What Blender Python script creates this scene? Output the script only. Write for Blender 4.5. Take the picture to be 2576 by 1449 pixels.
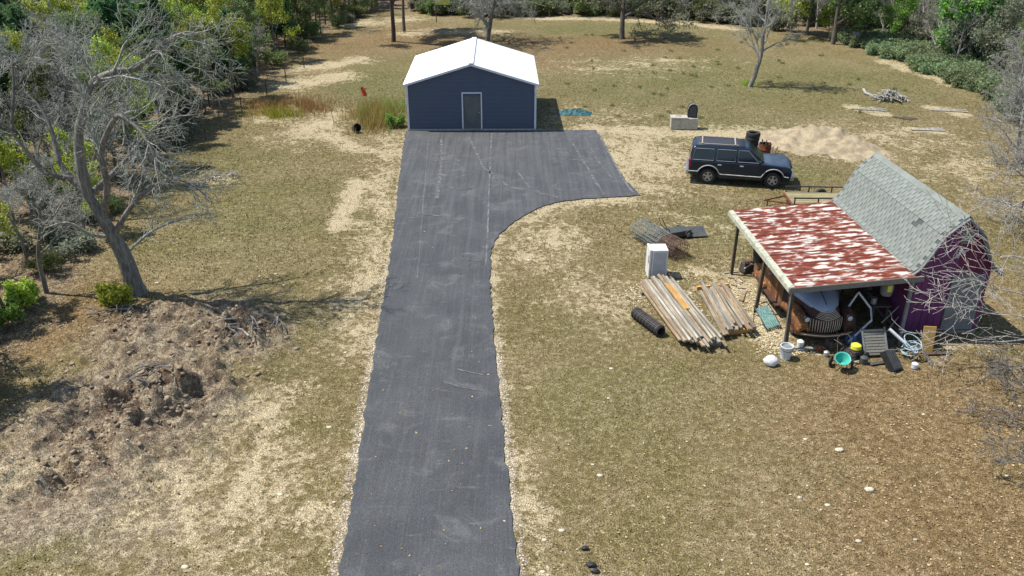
import bpy, bmesh, math, random
import numpy as np
from mathutils import Vector, Matrix

for o in list(bpy.data.objects):
    bpy.data.objects.remove(o)
S = bpy.context.scene
COL = S.collection
PI = math.pi

# ---------------------------------------------------------------- camera, sky, sun, exposure
CAM_H = 13.5
PITCH = math.atan(1070 / 2139.0)          # looking down
cam_d = bpy.data.cameras.new('camera')
cam_d.sensor_width = 36.0
cam_d.lens = 36.0 * 2139 / 2576
cam_d.clip_end = 6000
cam = bpy.data.objects.new('camera', cam_d)
cam.location = (0, 0, CAM_H)
cam.rotation_euler = (PI / 2 - PITCH, 0, 0)
COL.objects.link(cam)
S.camera = cam

SUN = Vector((-0.55, 0.11, 1.0)).normalized()
world = bpy.data.worlds.new('World')
S.world = world
world.use_nodes = True
wn = world.node_tree.nodes
wl = world.node_tree.links
wn.clear()
wo = wn.new('ShaderNodeOutputWorld')
wb = wn.new('ShaderNodeBackground')
sky = wn.new('ShaderNodeTexSky')
sky.sky_type = 'NISHITA'
sky.sun_disc = False
sky.sun_elevation = math.asin(SUN.z)
sky.sun_rotation = math.atan2(SUN.x, SUN.y)
sky.air_density = 1.0
sky.dust_density = 0.6
wb.inputs['Strength'].default_value = 0.125
wl.new(sky.outputs[0], wb.inputs[0])
wl.new(wb.outputs[0], wo.inputs[0])

sun_d = bpy.data.lights.new('sun', 'SUN')
sun_d.energy = 4.9
sun_d.angle = math.radians(0.5)
sun_d.color = (1.0, 0.955, 0.88)
sun_o = bpy.data.objects.new('sun', sun_d)
sun_o.rotation_euler = SUN.to_track_quat('Z', 'Y').to_euler()
sun_o.location = (-40, 10, 70)
COL.objects.link(sun_o)

S.view_settings.view_transform = 'Standard'
S.view_settings.look = 'None'
S.view_settings.gamma = 1.0
S.view_settings.exposure = 0.38
S.view_settings.use_curve_mapping = False
S.render.engine = 'CYCLES'
S.cycles.max_bounces = 5
S.cycles.diffuse_bounces = 3
S.cycles.glossy_bounces = 2
S.cycles.transmission_bounces = 3
S.cycles.use_adaptive_sampling = True

# ---------------------------------------------------------------- survey helpers: where a sighted point lies on the ground
_F = 2139.0
_c, _s = math.cos(PITCH), math.sin(PITCH)
def _ray(u, v):
    a = (u - 1288) / _F; b = (v - 724.5) / _F
    return a, _c - b * _s, -_s - b * _c
def G(u, v, z=0.0):
    a, y, zz = _ray(u, v)
    t = (z - CAM_H) / zz
    return Vector((a * t, y * t, z))
def at(u, v, Y):
    a, y, zz = _ray(u, v)
    t = Y / y
    return Vector((a * t, Y, CAM_H + zz * t))

# ---------------------------------------------------------------- object helpers
def link(o, parent=None):
    COL.objects.link(o)
    if parent is not None:
        o.parent = parent
    return o
def tag(o, label=None, cat=None, group=None, kind=None):
    if label: o['label'] = label
    if cat: o['category'] = cat
    if group: o['group'] = group
    if kind: o['kind'] = kind
    return o
def thing(name, label, cat, loc=(0, 0, 0), rz=0.0, group=None):
    o = bpy.data.objects.new(name, None)
    o.empty_display_size = 0.2
    COL.objects.link(o)
    o.location = loc
    o.rotation_euler = (0, 0, rz)
    return tag(o, label, cat, group)
def copy_tree(o, parent=None):
    c = o.copy()
    COL.objects.link(c)
    c.parent = parent
    for ch in o.children:
        copy_tree(ch, c)
    return c

class MB:
    """collects simple solids; build() links them as one mesh object"""
    def __init__(self):
        self.v = []; self.f = []
    def add(self, vs, fs, M=None):
        n = len(self.v)
        for p in vs:
            p = Vector(p)
            if M is not None: p = M @ p
            self.v.append(p[:])
        for f in fs:
            self.f.append([i + n for i in f])
        return self
    def box(self, c, s, rot=None, taper=1.0):
        x, y, z = s[0] / 2, s[1] / 2, s[2] / 2
        M = Matrix.Translation(Vector(c))
        if rot is not None:
            M = M @ (rot if isinstance(rot, Matrix) else Matrix.Rotation(rot, 4, 'Z'))
        t = taper
        vs = [(-x, -y, -z), (x, -y, -z), (x, y, -z), (-x, y, -z), (-x * t, -y * t, z), (x * t, -y * t, z), (x * t, y * t, z), (-x * t, y * t, z)]
        return self.add(vs, [(3, 2, 1, 0), (4, 5, 6, 7), (0, 1, 5, 4), (1, 2, 6, 5), (2, 3, 7, 6), (3, 0, 4, 7)], M)
    def cyl(self, p0, p1, r0, r1=None, n=10, caps=True):
        p0 = Vector(p0); p1 = Vector(p1)
        r1 = r0 if r1 is None else r1
        d = (p1 - p0)
        if d.length < 1e-6: return self
        q = d.to_track_quat('Z', 'Y').to_matrix()
        vs = []
        for p, r in ((p0, r0), (p1, r1)):
            for k in range(n):
                a = 2 * PI * k / n
                vs.append(p + q @ Vector((r * math.cos(a), r * math.sin(a), 0)))
        fs = [(k, (k + 1) % n, n + (k + 1) % n, n + k) for k in range(n)]
        if caps:
            fs += [tuple(range(n - 1, -1, -1)), tuple(range(n, 2 * n))]
        return self.add(vs, fs)
    def tube(self, pts, r, n=8, closed=False):
        pts = [Vector(p) for p in pts]
        m = len(pts)
        rs = r if isinstance(r, (list, tuple)) else [r] * m
        vs = []; up = Vector((0.13, 0.21, 0.97))
        for i, p in enumerate(pts):
            if closed: d = pts[(i + 1) % m] - pts[i - 1]
            else: d = pts[min(i + 1, m - 1)] - pts[max(i - 1, 0)]
            d.normalize()
            a = d.cross(up)
            if a.length < 1e-3: a = d.cross(Vector((1, 0, 0)))
            a.normalize(); b = d.cross(a)
            for k in range(n):
                t = 2 * PI * k / n
                vs.append(p + (a * math.cos(t) + b * math.sin(t)) * rs[i])
        fs = []
        for i in range(m if closed else m - 1):
            j = (i + 1) % m
            for k in range(n):
                l = (k + 1) % n
                fs.append((i * n + k, j * n + k, j * n + l, i * n + l))
        if not closed:
            fs += [tuple(range(n)), tuple(range((m - 1) * n + n - 1, (m - 1) * n - 1, -1))]
        return self.add(vs, fs)
    def lathe(self, prof, n=24, M=None, arc=2 * PI):
        """profile of (r, z) spun about z"""
        vs = []; full = abs(arc - 2 * PI) < 1e-5
        cols = n if full else n + 1
        for k in range(cols):
            a = arc * k / n
            for r, z in prof: vs.append((r * math.cos(a), r * math.sin(a), z))
        m = len(prof); fs = []
        for k in range(n):
            l = (k + 1) % cols
            for i in range(m - 1):
                fs.append((k * m + i, l * m + i, l * m + i + 1, k * m + i + 1))
        return self.add(vs, fs, M)
    def prism(self, poly, axis, a, b, M=None):
        """poly of 2-D points extruded along an axis: 'y' takes (x,z), 'x' takes (y,z), 'z' takes (x,y)"""
        n = len(poly)
        def P(p, t):
            if axis == 'y': return (p[0], t, p[1])
            if axis == 'x': return (t, p[0], p[1])
            return (p[0], p[1], t)
        vs = [P(p, a) for p in poly] + [P(p, b) for p in poly]
        fs = [tuple(range(n)), tuple(range(2 * n - 1, n - 1, -1))]
        fs += [(k, n + k, n + (k + 1) % n, (k + 1) % n) for k in range(n)]
        return self.add(vs, fs, M)
    def grid(self, rows, close_u=False):
        """rows: list of equal-length point lists"""
        m = len(rows[0]); vs = [p for r in rows for p in r]; fs = []
        for i in range(len(rows) - 1):
            for k in range(m if close_u else m - 1):
                l = (k + 1) % m
                fs.append((i * m + k, i * m + l, (i + 1) * m + l, (i + 1) * m + k))
        return self.add(vs, fs)
    def mesh(self, name, mat=None, smooth=None):
        me = bpy.data.meshes.new(name)
        me.from_pydata(self.v, [], self.f)
        bm = bmesh.new(); bm.from_mesh(me)
        bmesh.ops.recalc_face_normals(bm, faces=bm.faces)
        bm.to_mesh(me); bm.free()
        if mat: me.materials.append(mat)
        if smooth is not None:
            me.polygons.foreach_set('use_smooth', [True] * len(me.polygons))
            me.set_sharp_from_angle(angle=math.radians(smooth))
        me.update()
        return me
    def build(self, name, mat, parent=None, smooth=None, bevel=None, loc=None, rz=None, solid=None):
        o = bpy.data.objects.new(name, self.mesh(name, mat, smooth))
        link(o, parent)
        if loc is not None: o.location = loc
        if rz is not None: o.rotation_euler = (0, 0, rz)
        if solid:
            m = o.modifiers.new('solid', 'SOLIDIFY'); m.thickness = solid; m.offset = 0
        if bevel:
            m = o.modifiers.new('bevel', 'BEVEL'); m.width = bevel; m.segments = 2; m.limit_method = 'ANGLE'
            m.angle_limit = math.radians(35)
        return o

def mesh_np(name, V, Fc, mat=None, smooth=False, tint=None):
    """V (n,3), Fc (m,k) arrays -> mesh, quick"""
    V = np.asarray(V, dtype=np.float32); Fc = np.asarray(Fc, dtype=np.int32)
    m, k = Fc.shape
    me = bpy.data.meshes.new(name)
    me.vertices.add(len(V)); me.vertices.foreach_set('co', V.ravel())
    me.loops.add(m * k); me.loops.foreach_set('vertex_index', Fc.ravel())
    me.polygons.add(m)
    me.polygons.foreach_set('loop_start', np.arange(0, m * k, k, dtype=np.int32))
    if smooth: me.polygons.foreach_set('use_smooth', np.ones(m, dtype=bool))
    if tint is not None:
        at_ = me.attributes.new('tint', 'FLOAT', 'FACE')
        at_.data.foreach_set('value', np.asarray(tint, dtype=np.float32))
    me.update(calc_edges=True)
    if mat: me.materials.append(mat)
    return me

# ---------------------------------------------------------------- materials
class NT:
    def __init__(self, name):
        self.m = bpy.data.materials.new(name); self.m.use_nodes = True
        self.t = self.m.node_tree; self.n = self.t.nodes; self.l = self.t.links
        self.b = self.n['Principled BSDF']
        self.out = self.n['Material Output']
    def node(self, t, **kw):
        nd = self.n.new(t)
        for k, v in kw.items(): setattr(nd, k, v)
        return nd
    def link(self, a, b): self.l.new(a, b)
    def coord(self, which='Object', scale=(1, 1, 1), rot=(0, 0, 0)):
        tc = self.node('ShaderNodeTexCoord'); mp = self.node('ShaderNodeMapping')
        mp.inputs['Scale'].default_value = scale; mp.inputs['Rotation'].default_value = rot
        self.link(tc.outputs[which], mp.inputs['Vector'])
        return mp.outputs[0]
    def noise(self, vec, scale, detail=3, rough=0.6, dist=0.0):
        nd = self.node('ShaderNodeTexNoise')
        nd.inputs['Scale'].default_value = scale; nd.inputs['Detail'].default_value = detail
        nd.inputs['Roughness'].default_value = rough; nd.inputs['Distortion'].default_value = dist
        if vec is not None: self.link(vec, nd.inputs['Vector'])
        return nd.outputs['Fac']
    def math(self, op, a, b=None, clamp=False):
        nd = self.node('ShaderNodeMath', operation=op); nd.use_clamp = clamp
        for i, x in enumerate((a, b)):
            if x is None: continue
            if isinstance(x, (int, float)): nd.inputs[i].default_value = x
            else: self.link(x, nd.inputs[i])
        return nd.outputs[0]
    def step(self, x, lo, hi):
        nd = self.node('ShaderNodeMapRange'); nd.interpolation_type = 'SMOOTHSTEP'
        self.link(x, nd.inputs[0]); nd.inputs[1].default_value = lo; nd.inputs[2].default_value = hi
        return nd.outputs[0]
    def mix(self, fac, a, b, blend='MIX'):
        nd = self.node('ShaderNodeMix', data_type='RGBA', blend_type=blend)
        for sock, x in ((nd.inputs[0], fac), (nd.inputs[6], a), (nd.inputs[7], b)):
            if isinstance(x, (int, float)): sock.default_value = x
            elif isinstance(x, tuple): sock.default_value = (*x[:3], 1)
            else: self.link(x, sock)
        return nd.outputs[2]
    def ramp(self, x, stops, interp='LINEAR'):
        nd = self.node('ShaderNodeValToRGB'); cr = nd.color_ramp; cr.interpolation = interp
        while len(cr.elements) < len(stops): cr.elements.new(0.5)
        for e, (p, c) in zip(cr.elements, stops):
            e.position = p; e.color = (*c[:3], 1)
        self.link(x, nd.inputs[0])
        return nd.outputs[0]
    def attr(self, name, out='Fac'):
        nd = self.node('ShaderNodeAttribute'); nd.attribute_name = name
        return nd.outputs[out]
    def bump(self, h, strength=0.3, dist=0.02):
        nd = self.node('ShaderNodeBump'); nd.inputs['Strength'].default_value = strength; nd.inputs['Distance'].default_value = dist
        self.link(h, nd.inputs['Height']); self.link(nd.outputs[0], self.b.inputs['Normal'])
    def done(self, col, rough=0.85, metal=0.0, spec=0.4):
        if isinstance(col, tuple): self.b.inputs['Base Color'].default_value = (*col[:3], 1)
        else: self.link(col, self.b.inputs['Base Color'])
        if isinstance(rough, (int, float)): self.b.inputs['Roughness'].default_value = rough
        else: self.link(rough, self.b.inputs['Roughness'])
        self.b.inputs['Metallic'].default_value = metal
        self.b.inputs['Specular IOR Level'].default_value = spec
        return self.m

def blend_mat(name, c1, c2, scale=4.0, lo=0.35, hi=0.65, rough=0.8, metal=0.0, bump=0.0, stretch=(1, 1, 1), spec=0.35, fine=0.0, c3=None, vary=0.0):
    t = NT(name)
    v = t.coord('Object', stretch)
    n = t.noise(v, scale, 5, 0.65)
    col = t.mix(t.step(n, lo, hi), c1, c2)
    if c3 is not None:
        n3 = t.noise(v, scale * 2.7, 4, 0.7)
        col = t.mix(t.step(n3, 0.56, 0.66), col, c3)
    if fine:
        n2 = t.noise(v, scale * 11, 2, 0.6)
        f = t.math('MULTIPLY_ADD', n2, 2 * fine); t.n[-1].inputs[2].default_value = 1 - fine
        col = t.mix(1.0, col, f, 'MULTIPLY')
    if vary:
        oi = t.node('ShaderNodeObjectInfo')
        f = t.math('MULTIPLY_ADD', oi.outputs['Random'], 2 * vary); t.n[-1].inputs[2].default_value = 1 - vary
        col = t.mix(1.0, col, f, 'MULTIPLY')
    if bump: t.bump(n, bump, 0.02)
    return t.done(col, rough, metal, spec)

def leaf_mat(name, dark, mid, light, vary=0.25, trans=0.5):
    t = NT(name)
    tint = t.attr('tint')
    oi = t.node('ShaderNodeObjectInfo')
    col = t.ramp(tint, [(0.0, dark), (0.5, mid), (1.0, light)])
    hs = t.node('ShaderNodeHueSaturation')
    h = t.math('MULTIPLY_ADD', oi.outputs['Random'], 0.05); t.n[-1].inputs[2].default_value = 0.475
    v = t.math('MULTIPLY_ADD', oi.outputs['Random'], 2 * vary); t.n[-1].inputs[2].default_value = 1 - vary
    t.link(h, hs.inputs['Hue']); t.link(v, hs.inputs['Value']); t.link(col, hs.inputs['Color'])
    t.done(hs.outputs[0], 0.6, 0, 0.3)
    tr = t.node('ShaderNodeBsdfTranslucent'); t.link(hs.outputs[0], tr.inputs['Color'])
    mx = t.node('ShaderNodeMixShader'); mx.inputs[0].default_value = trans
    t.link(t.b.outputs[0], mx.inputs[1]); t.link(tr.outputs[0], mx.inputs[2]); t.link(mx.outputs[0], t.out.inputs['Surface'])
    return t.m

M = {}
M['white_metal'] = blend_mat('white_metal', (0.80, 0.81, 0.80), (0.74, 0.75, 0.75), 2, rough=0.35, spec=0.5)
M['white_trim'] = blend_mat('white_trim', (0.72, 0.74, 0.76), (0.62, 0.64, 0.66), 5, rough=0.5)
M['navy_siding'] = blend_mat('navy_siding', (0.064, 0.086, 0.134), (0.070, 0.094, 0.142), 1.5, rough=0.45, spec=0.4)
M['door_dark'] = blend_mat('door_dark', (0.10, 0.11, 0.11), (0.15, 0.155, 0.15), 1.2, rough=0.6, stretch=(1, 1, 0.4))
M['concrete'] = blend_mat('concrete', (0.46, 0.44, 0.38), (0.34, 0.32, 0.27), 6, rough=0.9, bump=0.3, fine=0.12)
M['rubber'] = blend_mat('rubber', (0.022, 0.022, 0.024), (0.045, 0.043, 0.040), 9, rough=0.85, bump=0.2)
M['black_plastic'] = blend_mat('black_plastic', (0.016, 0.017, 0.02), (0.032, 0.033, 0.036), 6, rough=0.5)
M['dark_metal'] = blend_mat('dark_metal', (0.05, 0.05, 0.055), (0.10, 0.08, 0.07), 8, rough=0.6, metal=0.3)
M['chrome'] = blend_mat('chrome', (0.62, 0.62, 0.62), (0.45, 0.44, 0.43), 8, rough=0.28, metal=0.85)
M['silver'] = blend_mat('silver', (0.55, 0.55, 0.54), (0.42, 0.41, 0.40), 8, rough=0.4, metal=0.6)
M['rust'] = blend_mat('rust', (0.19, 0.058, 0.024), (0.09, 0.032, 0.018), 5, rough=0.9, bump=0.3, fine=0.2, c3=(0.32, 0.11, 0.03))
M['rust_wire'] = blend_mat('rust_wire', (0.17, 0.095, 0.07), (0.10, 0.065, 0.055), 6, rough=0.85)
M['green_wire'] = blend_mat('green_wire', (0.13, 0.16, 0.15), (0.20, 0.21, 0.19), 6, rough=0.7)
M['weathered'] = blend_mat('weathered', (0.34, 0.295, 0.22), (0.20, 0.165, 0.118), 5, 0.42, 0.58, rough=0.9, stretch=(4, 0.25, 4), fine=0.2, c3=(0.17, 0.105, 0.06), vary=0.35, bump=0.2)
M['tan_wood'] = blend_mat('tan_wood', (0.34, 0.26, 0.165), (0.21, 0.145, 0.09), 5, 0.42, 0.58, rough=0.9, stretch=(4, 0.25, 4), fine=0.2, c3=(0.58, 0.50, 0.38), vary=0.3, bump=0.2)
M['pale_wood'] = blend_mat('pale_wood', (0.44, 0.41, 0.34), (0.27, 0.25, 0.21), 5, 0.42, 0.58, rough=0.9, stretch=(4, 0.25, 4), fine=0.2, c3=(0.24, 0.19, 0.13), vary=0.3, bump=0.2)
M['orange_wood'] = blend_mat('orange_wood', (0.55, 0.33, 0.10), (0.38, 0.20, 0.07), 6, rough=0.85, stretch=(3, 0.4, 3), fine=0.15, vary=0.15)
M['grey_wood'] = blend_mat('grey_wood', (0.27, 0.26, 0.22), (0.18, 0.17, 0.145), 7, rough=0.9, stretch=(4, 0.4, 4), fine=0.2, vary=0.15)
M['post_wood'] = blend_mat('post_wood', (0.115, 0.088, 0.058), (0.07, 0.055, 0.04), 8, rough=0.9, stretch=(3, 3, 0.4), fine=0.2)
M['cream_board'] = blend_mat('cream_board', (0.52, 0.52, 0.40), (0.34, 0.35, 0.27), 6, rough=0.8, fine=0.15, c3=(0.22, 0.17, 0.10))
M['plywood'] = blend_mat('plywood', (0.58, 0.36, 0.11), (0.50, 0.29, 0.08), 4, rough=0.75, stretch=(2, 2, 0.4), fine=0.1)
M['purple'] = blend_mat('purple', (0.150, 0.036, 0.118), (0.180, 0.048, 0.140), 2.2, rough=0.75, stretch=(1, 1, 0.5), fine=0.12)
M['maroon'] = blend_mat('maroon', (0.155, 0.018, 0.050), (0.115, 0.014, 0.042), 3, rough=0.75, fine=0.12)
M['lid_white'] = blend_mat('lid_white', (0.72, 0.72, 0.70), (0.60, 0.60, 0.57), 3, rough=0.5, fine=0.06)
M['bucket_white'] = blend_mat('bucket_white', (0.70, 0.74, 0.76), (0.55, 0.60, 0.63), 9, rough=0.5, c3=(0.35, 0.45, 0.5))
M['teal'] = blend_mat('teal', (0.06, 0.42, 0.33), (0.05, 0.33, 0.27), 5, rough=0.5)
M['teal_pale'] = blend_mat('teal_pale', (0.20, 0.42, 0.40), (0.14, 0.32, 0.30), 5, rough=0.6)
M['yellow'] = blend_mat('yellow', (0.75, 0.72, 0.06), (0.62, 0.60, 0.05), 5, rough=0.6)
M['yellow_green'] = blend_mat('yellow_green', (0.66, 0.68, 0.16), (0.58, 0.62, 0.12), 5, rough=0.6)
M['hose'] = blend_mat('hose', (0.38, 0.50, 0.55), (0.26, 0.38, 0.44), 7, rough=0.6)
M['pvc'] = blend_mat('pvc', (0.66, 0.68, 0.70), (0.54, 0.55, 0.56), 6, rough=0.5)
M['tarp_blue'] = blend_mat('tarp_blue', (0.022, 0.075, 0.095), (0.035, 0.135, 0.155), 6, rough=0.6, c3=(0.03, 0.06, 0.07))
M['orange_cloth'] = blend_mat('orange_cloth', (0.75, 0.16, 0.09), (0.62, 0.12, 0.06), 5, rough=0.8)
M['slate_panel'] = blend_mat('slate_panel', (0.055, 0.06, 0.06), (0.08, 0.085, 0.082), 5, rough=0.7)
M['pale_grey'] = blend_mat('pale_grey', (0.215, 0.225, 0.225), (0.165, 0.172, 0.175), 5, rough=0.8)
# ---------------------------------------------------------------- ground
NR = np.random.RandomState(7)
_perm = NR.rand(512, 512).astype(np.float32)
def vnoise(x, y):
    xi = np.floor(x).astype(int); yi = np.floor(y).astype(int)
    fx = x - xi; fy = y - yi
    fx = fx * fx * (3 - 2 * fx); fy = fy * fy * (3 - 2 * fy)
    g = lambda a, b: _perm[a % 512, b % 512]
    return (g(xi, yi) * (1 - fx) + g(xi + 1, yi) * fx) * (1 - fy) + (g(xi, yi + 1) * (1 - fx) + g(xi + 1, yi + 1) * fx) * fy
def fbm(x, y, s, o=4):
    r = 0; a = 0.5; t = 0
    for k in range(o):
        r = r + a * vnoise(x * s + 17.3 * k, y * s + 9.1 * k); t += a; a *= 0.55; s *= 2.03
    return r / t
def seg_dist(X, Y, pts, closed=False):
    d = np.full(X.shape, 1e9)
    P = list(pts) + ([pts[0]] if closed else [])
    for a, b in zip(P[:-1], P[1:]):
        ax, ay = a[0], a[1]; bx, by = b[0] - ax, b[1] - ay
        L = bx * bx + by * by + 1e-9
        t = np.clip(((X - ax) * bx + (Y - ay) * by) / L, 0, 1)
        d = np.minimum(d, np.hypot(X - ax - t * bx, Y - ay - t * by))
    return d
def inside(X, Y, poly):
    r = np.zeros(X.shape, bool); n = len(poly)
    for i in range(n):
        x1, y1 = poly[i][0], poly[i][1]; x2, y2 = poly[(i + 1) % n][0], poly[(i + 1) % n][1]
        c = ((y1 > Y) != (y2 > Y)) & (X < (x2 - x1) * (Y - y1) / (y2 - y1 + 1e-12) + x1)
        r ^= c
    return r

left_px = [(1020, 330), (1006, 430), (996, 520), (986, 610), (975, 690), (958, 790), (944, 880), (922, 1010), (903, 1140), (880, 1290), (850, 1449)]
right_px = [(1500, 327), (1522, 370), (1548, 415), (1578, 458), (1612, 491), (1560, 494), (1480, 499), (1420, 505), (1370, 517), (1325, 537), (1288, 562), (1260, 585), (1242, 606), (1234, 640), (1232, 690), (1238, 790), (1247, 900), (1258, 1010), (1272, 1160), (1286, 1290), (1305, 1449)]
DRV_L = [G(*p) for p in left_px]; DRV_R = [G(*p) for p in right_px]
def extend(pts):
    d = (pts[-1] - pts[-3]).normalized()
    return pts + [pts[-1] + d * 6, pts[-1] + d * 18]
DRV_L = extend(DRV_L); DRV_R = extend(DRV_R)
DRV = DRV_L[::-1] + DRV_R
def axis(fine, lo, hi, far):
    a = list(fine); s = a[1] - a[0]; x = a[0]; pre = []
    while x > -far:
        s *= 1.14 if x < lo else 1.05; x -= s; pre.append(x)
    s = a[-1] - a[-2]; x = a[-1]; post = []
    while x < far:
        s *= 1.14 if x > hi else 1.05; x += s; post.append(x)
    return np.array(pre[::-1] + a + post)
xs = axis(np.concatenate([np.arange(-17, -5, 0.09), np.arange(-5, 20, 0.2)]), -40, 50, 3000)
yy = [9.0]
while yy[-1] < 105: yy.append(yy[-1] * 1.0041)
ys = axis(yy, 4, 120, 3000)
X, Y = np.meshgrid(xs, ys)
near = np.exp(-np.maximum(0, np.hypot(X, Y - 40) - 60) / 40)
dd = seg_dist(X, Y, DRV, True); din = inside(X, Y, DRV)
sd = np.where(din, -dd, dd)

def blob(u, v, rx, ry, rot=0.0, soft=0.6):
    g = G(u, v); dx = X - g.x; dy = Y - g.y
    c, s = math.cos(rot), math.sin(rot)
    q = np.hypot((dx * c + dy * s) / rx, (-dx * s + dy * c) / ry)
    soft = min(1.0, soft * 1.5)
    return np.clip((1 + soft - q) / (2 * soft), 0, 1)
def strip(px, w, soft=0.6):
    d = seg_dist(X, Y, [G(*p) for p in px]) / w
    soft = min(1.0, soft * 1.6) if soft > 0.2 else soft
    return np.clip((1 + soft - d) / (2 * soft), 0, 1)
def upd(m, b, k=1.0): np.maximum(m, b * k, out=m)
def poly_px(px): return [G(*p) for p in px]

# wood edges
EDGE_L = [(-300, 1500), (-60, 1020), (40, 900), (130, 800), (210, 690), (300, 560), (390, 430), (480, 330), (560, 285), (640, 225), (720, 155), (800, 100), (900, 48), (960, 20)]
WOOD_L = poly_px(EDGE_L) + [Vector((-12, 125, 0)), Vector((-160, 125, 0)), Vector((-160, 5, 0))]
EDGE_R = [(960, 20), (1050, 33), (1200, 42), (1400, 40), (1600, 44), (1750, 52), (1870, 66), (2000, 82), (2080, 98), (2160, 118), (2260, 155), (2380, 200), (2480, 235), (2576, 285), (2700, 370)]
WOOD_R = poly_px(EDGE_R) + [Vector((160, 60, 0)), Vector((160, 130, 0)), Vector((-12, 130, 0))]
wood = (inside(X, Y, WOOD_L) | inside(X, Y, WOOD_R)).astype(float)
wd = np.minimum(seg_dist(X, Y, poly_px(EDGE_L)), seg_dist(X, Y, poly_px(EDGE_R)))
wood = np.where(wood > 0, np.clip(0.5 + wd / 3.0, 0, 1), np.clip(0.5 - wd / 2.5, 0, 1))
wood[Y > 115] = 1

sand = np.zeros(X.shape); green = np.zeros(X.shape); brown = np.zeros(X.shape); dirt = np.zeros(X.shape); grav = np.zeros(X.shape)
upd(sand, np.clip(1.05 - np.abs(sd) / 0.55, 0, 1), 0.72)
upd(grav, np.clip(1.1 - np.abs(sd - 0.1) / 0.42, 0, 1) * np.clip((34 - Y) / 12, 0, 1))
upd(sand, strip([(985, 345), (965, 480), (945, 600), (930, 720), (905, 850)], 1.2, 0.9), 0.72)
upd(sand, strip([(895, 455), (875, 515), (850, 570)], 0.55, 0.4), 0.95)
upd(sand, blob(800, 318, 1.6, 3.6, -0.15), 0.95)
upd(sand, strip([(840, 285), (800, 330), (880, 365), (960, 380)], 1.0, 0.7), 0.85)
upd(sand, blob(680, 300, 2.2, 0.8), 0.8)
upd(sand, blob(640, 345, 1.0, 0.6), 0.75)
upd(sand, strip([(905, 148), (850, 160), (770, 172)], 1.5, 0.5), 0.9)
upd(sand, strip([(860, 192), (800, 200), (720, 215)], 1.6, 0.5), 0.95)
upd(sand, strip([(1030, 46), (960, 55), (880, 62)], 2.2, 0.5), 0.75)
upd(sand, strip([(1020, 85), (1090, 78), (1250, 80)], 1.6, 0.6), 0.8)
upd(sand, strip([(1350, 46), (1480, 46), (1600, 51), (1720, 58), (1850, 72)], 1.0, 0.5), 1.0)
upd(sand, blob(1600, 390, 3.4, 5.5), 0.88)
upd(sand, strip([(1480, 328), (1650, 335), (1850, 335), (2050, 350), (2160, 385)], 1.5, 0.7), 0.95)
upd(sand, strip([(1600, 497), (1480, 507), (1390, 520), (1330, 550)], 0.6, 0.9), 0.95)
upd(sand, blob(1390, 590, 1.6, 1.9, 0.3), 0.75)
upd(sand, blob(1330, 640, 1.2, 2.2, 0.3), 0.66)
upd(sand, blob(1480, 740, 1.5, 2.2), 0.68)
upd(sand, blob(1850, 720, 1.6, 1.6), 0.95)
upd(sand, strip([(1870, 720), (1930, 800), (1950, 850)], 0.55, 0.5), 1.0)
upd(sand, blob(1640, 470, 2.0, 1.6), 0.75)
upd(sand, blob(1760, 570, 2.6, 2.4), 0.5)
upd(sand, strip([(1360, 1449), (1345, 1300), (1300, 1150)], 0.42, 0.8), 0.75)
upd(sand, blob(700, 1250, 3.5, 3.0, 0.2, 0.9), 0.62)
upd(sand, strip([(690, 1020), (640, 1180), (560, 1300)], 0.4, 0.9), 0.85)
upd(sand, blob(640, 1060, 1.0, 2.4, -0.4), 0.66)
upd(sand, strip([(440, 1190), (480, 1330), (560, 1449)], 0.45, 0.9), 0.7)
upd(sand, strip([(2145, 268), (2215, 284)], 0.7, 0.4), 1.0)
upd(sand, strip([(2350, 270), (2425, 288)], 0.6, 0.4), 1.0)
upd(sand, strip([(2295, 322), (2365, 332)], 0.45, 0.4), 1.0)
upd(sand, strip([(2230, 155), (2330, 185), (2420, 215)], 0.9, 0.4), 0.95)
upd(sand, blob(2230, 340, 4.5, 2.6, -0.4), 0.62)
upd(sand, blob(2450, 420, 4.0, 4.5), 0.55)
upd(sand, blob(1560, 165, 7.0, 3.6), 0.5)
upd(sand, blob(1680, 150, 3.0, 0.8), 0.75)
upd(sand, strip([(1450, 172), (1560, 173)], 0.7, 0.6), 0.72)
upd(sand, blob(1520, 300, 4.5, 3.0), 0.5)
upd(sand, blob(60, 1200, 0.9, 0.7), 0.85)
upd(sand, blob(540, 800, 1.2, 0.5), 0.8)
upd(sand, blob(550, 450, 1.0, 0.7), 0.85)
upd(sand, strip([(2380, 870), (2460, 868)], 0.25, 0.5), 0.8)
upd(green, blob(980, 220, 3.5, 9.0, 0.2, 0.8), 0.95)
upd(green, blob(1500, 75, 9, 5.0, 0, 0.7), 0.85)
upd(green, blob(1750, 200, 16, 10.0, 0, 0.9), 0.75)
upd(green, blob(2150, 200, 9, 8.0, 0, 0.9), 0.7)
upd(green, blob(560, 420, 6, 6.0, 0, 0.9), 0.55)
upd(green, blob(1480, 860, 4, 4.0, 0, 0.9), 0.35)
upd(green, blob(1700, 100, 8, 7.0, 0, 0.7), 0.6)
upd(green, blob(620, 540, 5.0, 7.0, 0, 0.9), 0.6)
upd(green, blob(1600, 240, 8, 6.0, 0, 0.9), 0.65)
upd(green, blob(1800, 310, 6, 4.0, 0, 0.9), 0.65)
upd(green, blob(2300, 220, 7, 5.0, 0, 0.9), 0.5)
upd(green, blob(1430, 960, 1.8, 1.2, 0, 0.9), 0.45)
upd(green, blob(1850, 580, 2.0, 3.0, 0, 0.9), 0.6)
upd(green, blob(2000, 430, 2.2, 2.4, 0, 0.9), 0.6)
upd(green, blob(1560, 1000, 3.5, 2.5, 0, 0.9), 0.5)
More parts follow.
